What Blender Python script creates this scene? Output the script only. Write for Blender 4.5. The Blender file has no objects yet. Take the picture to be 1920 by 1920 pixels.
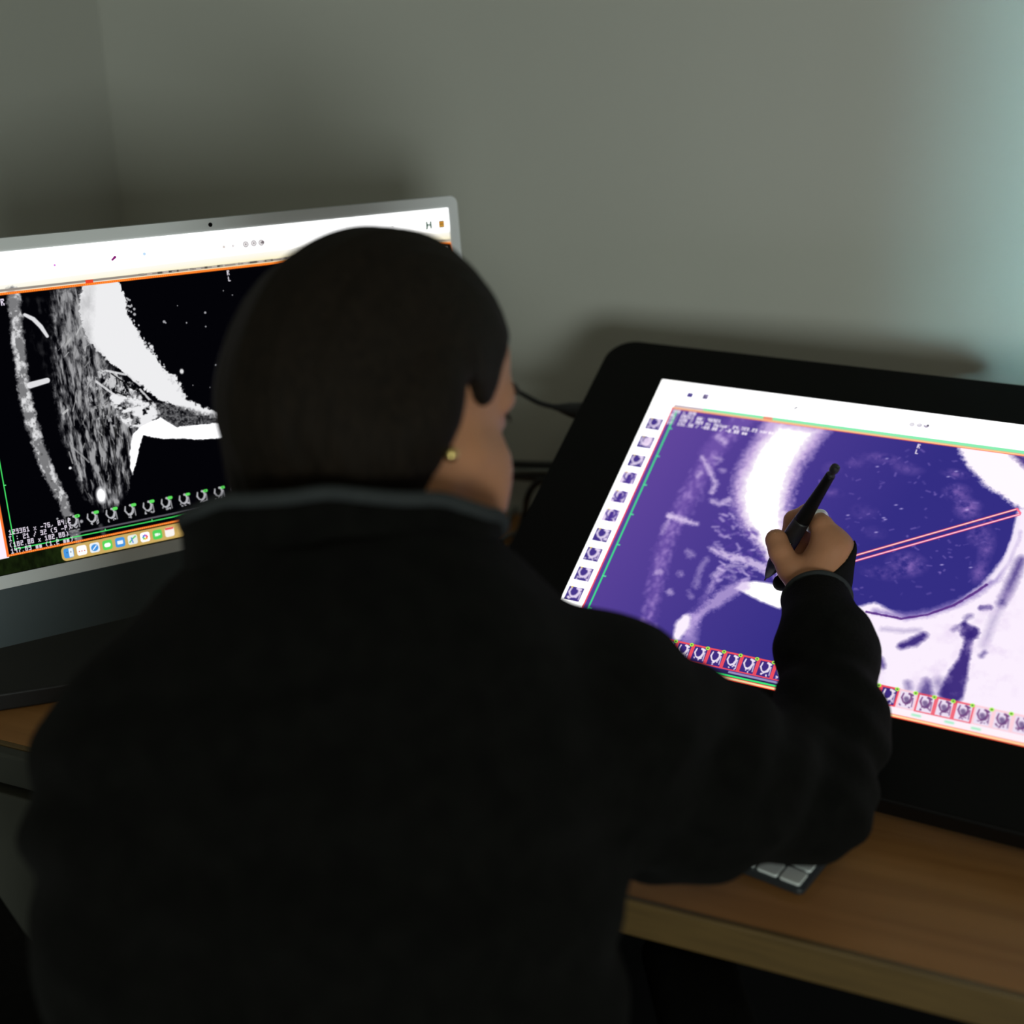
import bpy, bmesh, math, random
import numpy as np
from mathutils import Vector, Matrix, noise

C = bpy.context.scene.collection
SC = bpy.context.scene
random.seed(4)
rng = np.random.default_rng(7)

# ------------------------------------------------------------------ camera
TH = math.radians(22.84)                      # the desk and back wall run along world X
EYE = np.array([0.0, 0.0, 1.402])
F, PIT, ROLL = 2501.65, 0.37200, -0.0093      # focal length in px of the 1920 frame, pitch, roll
_fw = np.array([0, math.cos(PIT), -math.sin(PIT)])
_r0 = np.array([1.0, 0, 0]); _u0 = np.cross(_r0, _fw)
_r = math.cos(ROLL) * _r0 + math.sin(ROLL) * _u0
_u = -math.sin(ROLL) * _r0 + math.cos(ROLL) * _u0
RZ = np.array([[math.cos(TH), -math.sin(TH), 0], [math.sin(TH), math.cos(TH), 0], [0, 0, 1]])

def W(v):
    "camera-station coordinates (x right, y ahead, z up from eye level) to the room"
    return RZ @ np.asarray(v, float) + EYE

FW, RT, UP = RZ @ _fw, RZ @ _r, RZ @ _u
def ray(px, py):
    return (px - 960) / F * RT - (py - 960) / F * UP + FW
def P(px, py, d):
    "a point sighted at px,py, d metres ahead of the station"
    return EYE + ray(px, py) * d

cam = bpy.data.cameras.new('camera')
cam.sensor_width = 36; cam.lens = 36 * F / 1920
cam.clip_start = 0.02
cam.dof.use_dof = True
cam.dof.focus_distance = 1.24
cam.dof.aperture_fstop = 2.3
co = bpy.data.objects.new('camera', cam); C.objects.link(co)
co.matrix_world = Matrix(((RT[0], UP[0], -FW[0], EYE[0]), (RT[1], UP[1], -FW[1], EYE[1]),
                          (RT[2], UP[2], -FW[2], EYE[2]), (0, 0, 0, 1)))
SC.camera = co

# ------------------------------------------------------------------ world, light, exposure
w = bpy.data.worlds.new('world'); SC.world = w; w.use_nodes = True
w.node_tree.nodes['Background'].inputs[0].default_value = (0.55, 0.62, 0.6, 1)
w.node_tree.nodes['Background'].inputs[1].default_value = 0.02
vs = SC.view_settings
vs.view_transform = 'Standard'; vs.look = 'None'; vs.exposure = 0; vs.gamma = 1; vs.use_curve_mapping = False

def area(name, loc, target, sx, sy, power, col, spread=180):
    l = bpy.data.lights.new(name, 'AREA'); l.shape = 'RECTANGLE'; l.size = sx; l.size_y = sy
    l.energy = power; l.color = col; l.spread = math.radians(spread)
    o = bpy.data.objects.new(name, l); C.objects.link(o); o.location = loc
    o.rotation_euler = (Vector(target) - Vector(loc)).to_track_quat('-Z', 'Y').to_euler()
    return o
XL, XR, YB, YF, ZC = -1.2586, 2.3, 1.565, -2.3, 2.55          # the room's inner faces
# daylight from the window in the wall behind the photographer
area('window_daylight', (1.62, YF + 0.04, 1.10), (-0.3, 1.5, 0.95), 0.95, 1.0, 35.5, (0.92, 1.0, 0.94), 150)
# cool daylight from the window in the right wall that slants along the back wall
area('window_daylight_side', (XR - 0.08, 0.4, 1.42), (0.12, 1.565, 1.42), 0.05, 0.9, 1.1, (0.50, 0.93, 1.0), 7)
# dim warm fill overhead, added to lift the shaded areas; not a fitting
area('warm_fill', (0.3, -0.8, 2.45), (-0.3, 0.8, 0.9), 1.2, 0.6, 4.0, (1.0, 0.92, 0.64), 180)

# ------------------------------------------------------------------ helpers
def mat(name, col, rough=0.6, metal=0.0, noise_amt=0.0, scale=20, bump=0.0, bscale=200, sheen=0.0, spec=0.5, coat=0.0, sss=0.0, stretch=None):
    m = bpy.data.materials.new(name); m.use_nodes = True
    nt = m.node_tree; b = nt.nodes['Principled BSDF']
    b.inputs['Base Color'].default_value = (*col, 1); b.inputs['Roughness'].default_value = rough
    b.inputs['Metallic'].default_value = metal; b.inputs['Specular IOR Level'].default_value = spec
    b.inputs['Sheen Weight'].default_value = sheen; b.inputs['Coat Weight'].default_value = coat
    if sss:
        b.inputs['Subsurface Weight'].default_value = sss
        b.inputs['Subsurface Radius'].default_value = (0.008, 0.003, 0.0015)
        b.inputs['Subsurface Scale'].default_value = 1.0
    tc = nt.nodes.new('ShaderNodeTexCoord')
    vec = tc.outputs['Object']
    if stretch:
        mp = nt.nodes.new('ShaderNodeMapping'); mp.inputs['Scale'].default_value = stretch
        nt.links.new(vec, mp.inputs[0]); vec = mp.outputs[0]
    if noise_amt:
        n = nt.nodes.new('ShaderNodeTexNoise'); n.inputs['Scale'].default_value = scale; n.inputs['Detail'].default_value = 6
        nt.links.new(vec, n.inputs[0])
        r = nt.nodes.new('ShaderNodeValToRGB')
        r.color_ramp.elements[0].position = 0.3; r.color_ramp.elements[1].position = 0.7
        r.color_ramp.elements[0].color = (*[c * (1 - noise_amt) for c in col], 1)
        r.color_ramp.elements[1].color = (*[min(1, c * (1 + noise_amt)) for c in col], 1)
        nt.links.new(n.outputs[0], r.inputs[0]); nt.links.new(r.outputs[0], b.inputs['Base Color'])
    if bump:
        n = nt.nodes.new('ShaderNodeTexNoise'); n.inputs['Scale'].default_value = bscale; n.inputs['Detail'].default_value = 4
        nt.links.new(vec, n.inputs[0])
        bp = nt.nodes.new('ShaderNodeBump'); bp.inputs['Strength'].default_value = bump; bp.inputs['Distance'].default_value = 0.002
        nt.links.new(n.outputs[0], bp.inputs['Height']); nt.links.new(bp.outputs[0], b.inputs['Normal'])
    return m

M = dict(
    wall=mat('wall_paint', (0.46, 0.47, 0.43), 0.85, noise_amt=0.02, scale=3, bump=0.05, bscale=300, spec=0.15),
    ceil=mat('ceiling_paint', (0.6, 0.6, 0.57), 0.9),
    floor=mat('carpet', (0.012, 0.012, 0.013), 0.95, noise_amt=0.25, scale=300, bump=0.6, bscale=900),
    white=mat('white_paint', (0.6, 0.61, 0.6), 0.4),
    bezel=mat('pale_bezel', (0.74, 0.77, 0.78), 0.35, noise_amt=0.01),
    greyrail=mat('grey_edging', (0.035, 0.037, 0.03), 0.6, noise_amt=0.05),
    band=mat('oak_edge_band', (0.115, 0.070, 0.020), 0.55, noise_amt=0.15, scale=14, stretch=(1, 12, 12)),
    chin=mat('slate_blue_metal', (0.055, 0.075, 0.083), 0.4, 0.2, noise_amt=0.02),
    alu=mat('aluminium', (0.5, 0.52, 0.54), 0.35, 0.9, noise_amt=0.02),
    black=mat('black_plastic', (0.003, 0.003, 0.003), 0.5, noise_amt=0.1, bump=0.1, bscale=1500, spec=0.15),
    blackglass=mat('black_bezel_glass', (0.0026, 0.0026, 0.0025), 0.5, noise_amt=0.02, spec=0.12),
    cable=mat('cable_rubber', (0.008, 0.008, 0.01), 0.5, noise_amt=0.1),
    cableg=mat('cable_grey', (0.16, 0.17, 0.16), 0.5, noise_amt=0.1),
    key=mat('key_white', (0.76, 0.82, 0.80), 0.45, noise_amt=0.02),
    keybase=mat('keyboard_shell', (0.045, 0.052, 0.058), 0.4, 0.5, noise_amt=0.02),
    grey=mat('grey_laminate', (0.06, 0.063, 0.052), 0.5, noise_amt=0.03),
    darkmetal=mat('dark_metal', (0.012, 0.012, 0.013), 0.5, 0.3, noise_amt=0.1),
    jacket=mat('black_fleece', (0.0045, 0.0045, 0.0040), 0.98, noise_amt=0.25, scale=60, bump=0.9, bscale=450, sheen=0.015, spec=0.05),
    binding=mat('grey_binding', (0.036, 0.041, 0.043), 0.9, noise_amt=0.1, scale=200, spec=0.1),
    glove=mat('black_knit', (0.006, 0.006, 0.006), 0.9, noise_amt=0.1, bump=0.3, bscale=900, spec=0.1),
    skin=mat('skin', (0.46, 0.215, 0.115), 0.55, noise_amt=0.06, scale=30, bump=0.12, bscale=260, sss=0.12, spec=0.3),
    hair=mat('dark_brown_hair', (0.010, 0.0068, 0.0042), 0.7, noise_amt=0.45, scale=35, bump=0.8, bscale=60, spec=0.12, stretch=(9, 9, 0.5)),
    brow=mat('brow_hair', (0.02, 0.012, 0.008), 0.7, noise_amt=0.2),
    eye=mat('eye_white', (0.6, 0.55, 0.5), 0.2), iris=mat('iris', (0.03, 0.015, 0.008), 0.2),
    lip=mat('lip_skin', (0.35, 0.12, 0.09), 0.5, noise_amt=0.05),
    gold=mat('gold', (0.85, 0.66, 0.25), 0.25, 1.0), silver=mat('silver', (0.75, 0.8, 0.78), 0.3, 0.7),
    denim=mat('dark_trousers', (0.012, 0.013, 0.018), 0.9, noise_amt=0.2, scale=200),
    shoe=mat('shoe_leather', (0.01, 0.01, 0.01), 0.5, noise_amt=0.1),
    lens=mat('camera_lens', (0.002, 0.002, 0.003), 0.15),
)
def wood_mat():
    m = bpy.data.materials.new('oak_laminate'); m.use_nodes = True; nt = m.node_tree; b = nt.nodes['Principled BSDF']
    tc = nt.nodes.new('ShaderNodeTexCoord'); mp = nt.nodes.new('ShaderNodeMapping')
    mp.inputs['Scale'].default_value = (1.6, 26, 26); nt.links.new(tc.outputs['Object'], mp.inputs[0])
    n = nt.nodes.new('ShaderNodeTexNoise'); n.inputs['Scale'].default_value = 1.4; n.inputs['Detail'].default_value = 8; n.inputs['Distortion'].default_value = 0.6
    nt.links.new(mp.outputs[0], n.inputs[0])
    r = nt.nodes.new('ShaderNodeValToRGB'); r.color_ramp.elements[0].position = 0.3; r.color_ramp.elements[1].position = 0.72
    r.color_ramp.elements[0].color = (0.275, 0.122, 0.037, 1); r.color_ramp.elements[1].color = (0.42, 0.20, 0.068, 1)
    nt.links.new(n.outputs[0], r.inputs[0]); nt.links.new(r.outputs[0], b.inputs['Base Color'])
    b.inputs['Roughness'].default_value = 0.5; b.inputs['Specular IOR Level'].default_value = 0.2
    return m
M['wood'] = wood_mat()

def link(name, me, m=None, parent=None, smooth=False):
    o = bpy.data.objects.new(name, me); C.objects.link(o)
    if m: me.materials.append(m)
    if smooth:
        me.polygons.foreach_set('use_smooth', [True] * len(me.polygons))
    if parent: o.parent = parent
    return o
def thing(name, label, cat, loc=(0, 0, 0), group=None):
    o = bpy.data.objects.new(name, None); C.objects.link(o); o.location = loc
    o.empty_display_size = 0.05
    return tag(o, label, cat, group)
def tag(o, label, cat, group=None):
    o['label'] = label; o['category'] = cat
    if group: o['group'] = group
    return o
def put(o, parent):
    "parent while keeping the mesh where it was built"
    o.parent = parent
    o.matrix_parent_inverse = Matrix.Translation(parent.location).inverted() if parent.type == 'EMPTY' else Matrix()
    return o
def child(name, me, m, parent, smooth=False):
    o = link(name, me, m, smooth=smooth); return put(o, parent)

def box_bm(bm, c, s, R=None, bevel=0.0, seg=3):
    r = bmesh.ops.create_cube(bm, size=1.0)
    vs_ = r['verts']
    for v in vs_: v.co = Vector((v.co.x * s[0], v.co.y * s[1], v.co.z * s[2]))
    if bevel:
        es = list({e for v in vs_ for e in v.link_edges})
        g = bmesh.ops.bevel(bm, geom=es, offset=bevel, segments=seg, affect='EDGES', profile=0.5)
        vs_ = list({v for f in g['faces'] for v in f.verts} | {v for v in vs_ if v.is_valid})
    for v in vs_:
        v.co = (R @ v.co if R is not None else v.co) + Vector(c)
def mesh_of(bm, name='m'):
    bmesh.ops.recalc_face_normals(bm, faces=bm.faces)
    me = bpy.data.meshes.new(name); bm.to_mesh(me); bm.free(); return me
def box(c, s, R=None, bevel=0.0, seg=3):
    bm = bmesh.new(); box_bm(bm, c, s, R, bevel, seg); return mesh_of(bm)
def rr_pts(x0, y0, x1, y1, r, n=10):
    pts = []
    for cx, cy, a0 in ((x1 - r, y1 - r, 0), (x0 + r, y1 - r, 90), (x0 + r, y0 + r, 180), (x1 - r, y0 + r, 270)):
        for k in range(n + 1):
            a = math.radians(a0 + 90 * k / n); pts.append((cx + r * math.cos(a), cy + r * math.sin(a)))
    return pts
def slab(pts, z0, z1, fr, bevel=0.0):
    "extruded outline in the frame fr (4x4)"
    bm = bmesh.new()
    vs0 = [bm.verts.new((x, y, z0)) for x, y in pts]
    f = bm.faces.new(vs0)
    e = bmesh.ops.extrude_face_region(bm, geom=[f])
    top = [g for g in e['geom'] if isinstance(g, bmesh.types.BMVert)]
    for v in top: v.co.z = z1
    if bevel:
        es = [ed for ed in bm.edges if abs(ed.verts[0].co.z - ed.verts[1].co.z) < 1e-7]
        bmesh.ops.bevel(bm, geom=es, offset=bevel, segments=3, affect='EDGES', profile=0.5)
    bmesh.ops.transform(bm, matrix=fr, verts=bm.verts)
    return mesh_of(bm)
def tube(pts, radii, n=16, close=True, sub=8):
    "smooth tube through 3-D points (Catmull-Rom)"
    pts = [np.asarray(p, float) for p in pts]
    if not hasattr(radii, '__len__'): radii = [radii] * len(pts)
    Q, Rr = [], []
    for i in range(len(pts) - 1):
        p0 = pts[max(i - 1, 0)]; p1 = pts[i]; p2 = pts[i + 1]; p3 = pts[min(i + 2, len(pts) - 1)]
        for k in range(sub):
            t = k / sub
            Q.append(0.5 * ((2 * p1) + (-p0 + p2) * t + (2 * p0 - 5 * p1 + 4 * p2 - p3) * t * t + (-p0 + 3 * p1 - 3 * p2 + p3) * t ** 3))
            Rr.append(radii[i] * (1 - t) + radii[i + 1] * t)
    Q.append(pts[-1]); Rr.append(radii[-1])
    bm = bmesh.new(); rings = []
    up = np.array([0.13, 0.21, 0.97])
    prev = None
    for i, q in enumerate(Q):
        t = Q[min(i + 1, len(Q) - 1)] - Q[max(i - 1, 0)]; t = t / (np.linalg.norm(t) + 1e-12)
        a = up - t * (up @ t) if prev is None else prev - t * (prev @ t)
        if np.linalg.norm(a) < 1e-4: a = np.cross(t, [1, 0, 0])
        a /= np.linalg.norm(a); prev = a; b = np.cross(t, a)
        rings.append([bm.verts.new(q + Rr[i] * (math.cos(2 * math.pi * k / n) * a + math.sin(2 * math.pi * k / n) * b)) for k in range(n)])
    for r0, r1 in zip(rings, rings[1:]):
        for k in range(n): bm.faces.new((r0[k], r0[(k + 1) % n], r1[(k + 1) % n], r1[k]))
    if close: bm.faces.new(rings[0][::-1]); bm.faces.new(rings[-1])
    return mesh_of(bm)
def frame(o, X, Y, Z):
    return Matrix(((X[0], Y[0], Z[0], o[0]), (X[1], Y[1], Z[1], o[1]), (X[2], Y[2], Z[2], o[2]), (0, 0, 0, 1)))

# ------------------------------------------------------------------ signed-distance modelling
def nets(Fd, xs, ys, zs):
    S = Fd < 0
    nx, ny, nz = Fd.shape
    G = [xs, ys, zs]
    c8 = [S[i:nx - 1 + i, j:ny - 1 + j, k:nz - 1 + k] for i in (0, 1) for j in (0, 1) for k in (0, 1)]
    cnt = sum(c.astype(np.int8) for c in c8); mix = (cnt > 0) & (cnt < 8)
    I, J, K = np.nonzero(mix); idx = -np.ones(mix.shape, np.int64); idx[I, J, K] = np.arange(len(I))
    acc = np.zeros((len(I), 3)); n = np.zeros(len(I))
    for ax in range(3):
        o = [a for a in range(3) if a != ax]
        for a in (0, 1):
            for b in (0, 1):
                s = [I.copy(), J.copy(), K.copy()]; s[o[0]] = s[o[0]] + a; s[o[1]] = s[o[1]] + b
                e = [q.copy() for q in s]; e[ax] = e[ax] + 1
                f0 = Fd[s[0], s[1], s[2]]; f1 = Fd[e[0], e[1], e[2]]
                m = (f0 < 0) != (f1 < 0)
                t = np.where(m, f0 / np.where(m, f0 - f1, 1), 0)
                p = np.stack([xs[s[0]], ys[s[1]], zs[s[2]]], 1)
                p[:, ax] += t * (G[ax][e[ax]] - G[ax][s[ax]])
                acc[m] += p[m]; n[m] += 1
    V_ = acc / n[:, None]
    Q = []
    for ax in range(3):
        o = [(ax + 1) % 3, (ax + 2) % 3]
        sl0 = [slice(None)] * 3; sl1 = [slice(None)] * 3; sl0[ax] = slice(0, -1); sl1[ax] = slice(1, None)
        for q in o: sl0[q] = slice(1, -1); sl1[q] = slice(1, -1)
        a, b = S[tuple(sl0)], S[tuple(sl1)]
        e = np.nonzero(a != b); inside = a[e]
        p = [q.copy() for q in e]
        for q in o: p[q] = p[q] + 1
        def cell(d0, d1):
            c = [q.copy() for q in p]; c[o[0]] = c[o[0]] - d0; c[o[1]] = c[o[1]] - d1
            return idx[c[0], c[1], c[2]]
        q = np.stack([cell(1, 1), cell(0, 1), cell(0, 0), cell(1, 0)], 1)
        q[~inside] = q[~inside][:, ::-1]
        Q.append(q)
    return V_, np.concatenate(Q)
def axis_of(lo, hi, h, fine=None):
    out = [lo]
    while out[-1] < hi:
        x = out[-1]; s = h
        if fine and fine[0] - 0.005 < x < fine[1]: s = fine[2]
        out.append(x + s)
    return np.array(out)
class SDF:
    def __init__(s, lo, hi, h, fine=(None, None, None)):
        s.ax = [axis_of(lo[i], hi[i], h, fine[i]) for i in range(3)]
        s.F = np.full([len(a) for a in s.ax], 0.25)
        s.m = 0.03
    def _sub(s, lo, hi, pad):
        sl = []
        for a, l, h_ in zip(s.ax, lo, hi):
            i0 = max(0, np.searchsorted(a, l - pad) - 1); i1 = min(len(a), np.searchsorted(a, h_ + pad) + 1); sl.append(slice(i0, i1))
        g = np.meshgrid(*[a[q] for a, q in zip(s.ax, sl)], indexing='ij', sparse=False)
        return tuple(sl), np.stack(g, -1)
    def op(s, fn, lo, hi, k=0.0, mode='add'):
        sl, Pp = s._sub(lo, hi, s.m + k)
        if Pp.size == 0: return
        d = fn(Pp); f = s.F[sl]
        if mode == 'add':
            if k > 0:
                h_ = np.clip(0.5 + 0.5 * (f - d) / k, 0, 1); s.F[sl] = f * (1 - h_) + d * h_ - k * h_ * (1 - h_)
            else: s.F[sl] = np.minimum(f, d)
        elif mode == 'cut':
            d = -d
            if k > 0:
                h_ = np.clip(0.5 - 0.5 * (f - d) / k, 0, 1); s.F[sl] = f * (1 - h_) + d * h_ + k * h_ * (1 - h_)
            else: s.F[sl] = np.maximum(f, d)
        else: s.F[sl] = f + d
    def cap(s, a, b, r1, r2=None, k=0.01, mode='add', sq=None):
        a = np.asarray(a, float); b = np.asarray(b, float); r2 = r1 if r2 is None else r2
        R_ = max(r1, r2) * (1.0 if not sq else max(1, 1 / min(1, sq[1])))
        lo = np.minimum(a, b) - R_; hi = np.maximum(a, b) + R_
        def fn(p):
            q = p; A = a; B = b
            if sq:
                ax = np.asarray(sq[0], float); ax = ax / np.linalg.norm(ax); f_ = sq[1]
                q = p + (f_ - 1) * ((p - a) @ ax)[..., None] * ax
                B = b + (f_ - 1) * ((b - a) @ ax) * ax
            ab = B - A; L = ab @ ab + 1e-12
            t = np.clip(((q - A) @ ab) / L, 0, 1)
            return np.linalg.norm(q - A - t[..., None] * ab, axis=-1) - (r1 * (1 - t) + r2 * t)
        s.op(fn, lo, hi, k, mode)
    def chain(s, pts, rs, k=0.01, sq=None):
        for i in range(len(pts) - 1): s.cap(pts[i], pts[i + 1], rs[i], rs[i + 1], k, sq=sq)
    def ell(s, c, R_, rad, k=0.01, mode='add'):
        c = np.asarray(c, float); R_ = np.asarray(R_, float); rad = np.asarray(rad, float)   # R_ rows = axes
        m = rad.max()
        def fn(p):
            q = (p - c) @ R_.T
            k0 = np.linalg.norm(q / rad, axis=-1); k1 = np.linalg.norm(q / rad ** 2, axis=-1) + 1e-9
            return k0 * (k0 - 1) / k1
        s.op(fn, c - m, c + m, k, mode)
    def mesh(s):
        V_, Q = nets(s.F, *s.ax)
        me = bpy.data.meshes.new('m'); me.from_pydata(V_.tolist(), [], Q.tolist()); me.update()
        return me
ID = np.eye(3)

# ------------------------------------------------------------------ the room
def struct(name, me, m): o = link(name, me, m); o['kind'] = 'structure'; return o
T_ = 0.12
struct('floor', box(((XL + XR) / 2, (YB + YF) / 2, -T_ / 2), (XR - XL + 2 * T_, YB - YF + 2 * T_, T_)), M['floor'])
struct('ceiling', box(((XL + XR) / 2, (YB + YF) / 2, ZC + T_ / 2), (XR - XL + 2 * T_, YB - YF + 2 * T_, T_)), M['ceil'])
struct('wall_back', box(((XL + XR) / 2, YB + T_ / 2, ZC / 2), (XR - XL + 2 * T_, T_, ZC)), M['wall'])
struct('wall_left', box((XL - T_ / 2, (YB + YF) / 2, ZC / 2), (T_, YB - YF, ZC)), M['wall'])
bm = bmesh.new()                                              # wall behind the photographer with its window opening
fx0, fx1, fz0, fz1 = 1.15, 2.2, 0.55, 1.65
for x0, x1, z0, z1 in ((XL - T_, fx0, 0, ZC), (fx1, XR + T_, 0, ZC), (fx0, fx1, 0, fz0), (fx0, fx1, fz1, ZC)):
    box_bm(bm, ((x0 + x1) / 2, YF - T_ / 2, (z0 + z1) / 2), (x1 - x0, T_, z1 - z0))
struct('wall_front', mesh_of(bm), M['wall'])
bm = bmesh.new()
for x0, x1, z0, z1 in ((fx0, fx0 + .05, fz0, fz1), (fx1 - .05, fx1, fz0, fz1), (fx0, fx1, fz0, fz0 + .05), (fx0, fx1, fz1 - .05, fz1)):
    box_bm(bm, ((x0 + x1) / 2, YF - 0.08, (z0 + z1) / 2), (x1 - x0, 0.05, z1 - z0))
struct('window_2', mesh_of(bm), M['white'])
bm = bmesh.new()                                              # right wall with the window opening
wy0, wy1, wz0, wz1 = -0.15, 1.25, 0.95, 2.2
for y0, y1, z0, z1 in ((YF, wy0, 0, ZC), (wy1, YB, 0, ZC), (wy0, wy1, 0, wz0), (wy0, wy1, wz1, ZC)):
    box_bm(bm, (XR + T_ / 2, (y0 + y1) / 2, (z0 + z1) / 2), (T_, y1 - y0, z1 - z0))
struct('wall_right', mesh_of(bm), M['wall'])
bm = bmesh.new()
for y0, y1, z0, z1 in ((wy0, wy0 + .05, wz0, wz1), (wy1 - .05, wy1, wz0, wz1), (wy0, wy1, wz0, wz0 + .05), (wy0, wy1, wz1 - .05, wz1), (.53, .57, wz0, wz1)):
    box_bm(bm, (XR + 0.08, (y0 + y1) / 2, (z0 + z1) / 2), (0.05, y1 - y0, z1 - z0))
struct('window_1', mesh_of(bm), M['white'])
for nm, c, s_ in (('baseboard_back', ((XL + XR) / 2, YB - .007, .045), (XR - XL, .014, .09)), ('baseboard_left', (XL + .007, (YB + YF) / 2, .045), (.014, YB - YF - .03, .09))):
    struct(nm, box(c, s_, bevel=.003), M['white'])

# ------------------------------------------------------------------ desk
DZ, DY = 0.74, 0.831
desk = thing('desk', 'oak topped desk running along the grey green wall', 'desk', (0.2, 1.19, 0))
child('desktop', box(((-1.24 + 1.75) / 2, (DY + YB - .004) / 2, DZ - .0165), (2.99, YB - .004 - DY, .033), bevel=.003), M['wood'], desk)
child('frame_beam', box((0.25, YB - .12, DZ - .033 - .03), (2.6, .04, .06)), M['darkmetal'], desk)
child('underdesk_shade_panel', box((0.25, YB - .34, .38), (2.6, .018, .62)), M['black'], desk)  # added black sheet, keeps the space below the desktop in deep shade
for x, y in ((1.6, DY + .12), (1.6, YB - .12), (-1.15, YB - .12)):
    child('leg', box((x, y, (DZ - .093) / 2), (.05, .05, DZ - .093), bevel=.004), M['darkmetal'], desk)
child('edge_band', box(((-1.24 + 1.75) / 2, DY - .0010, DZ - .0163), (2.99, .0075, .0334), bevel=.002), M['band'], desk)['label'] = 'yellowish front edge band'
o = child('edge_rail', box(((-1.24 - .80) / 2, DY - .012, DZ - .0165), (.44, .014, .034), bevel=.003), M['greyrail'], desk)
o['label'] = 'grey front edging at the left end'

cab = thing('drawer_cabinet', 'grey drawer cabinet under the left end of the desk', 'cabinet', (-1.02, 1.06, 0))
child('body', box((-1.02, 1.06, .33), (.44, .42, .66), bevel=.004), M['grey'], cab)
for k, (z0, z1) in enumerate(((.445, .685), (.235, .435), (.03, .225))):
    d = child('drawer', box((-1.02, DY + .002, (z0 + z1) / 2), (.434, .018, z1 - z0), bevel=.003), M['grey'], cab)
    h = link('handle', box((-1.02, DY - .012, z1 - .03), (.12, .012, .012), bevel=.003), M['darkmetal']); h.parent = d

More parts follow.
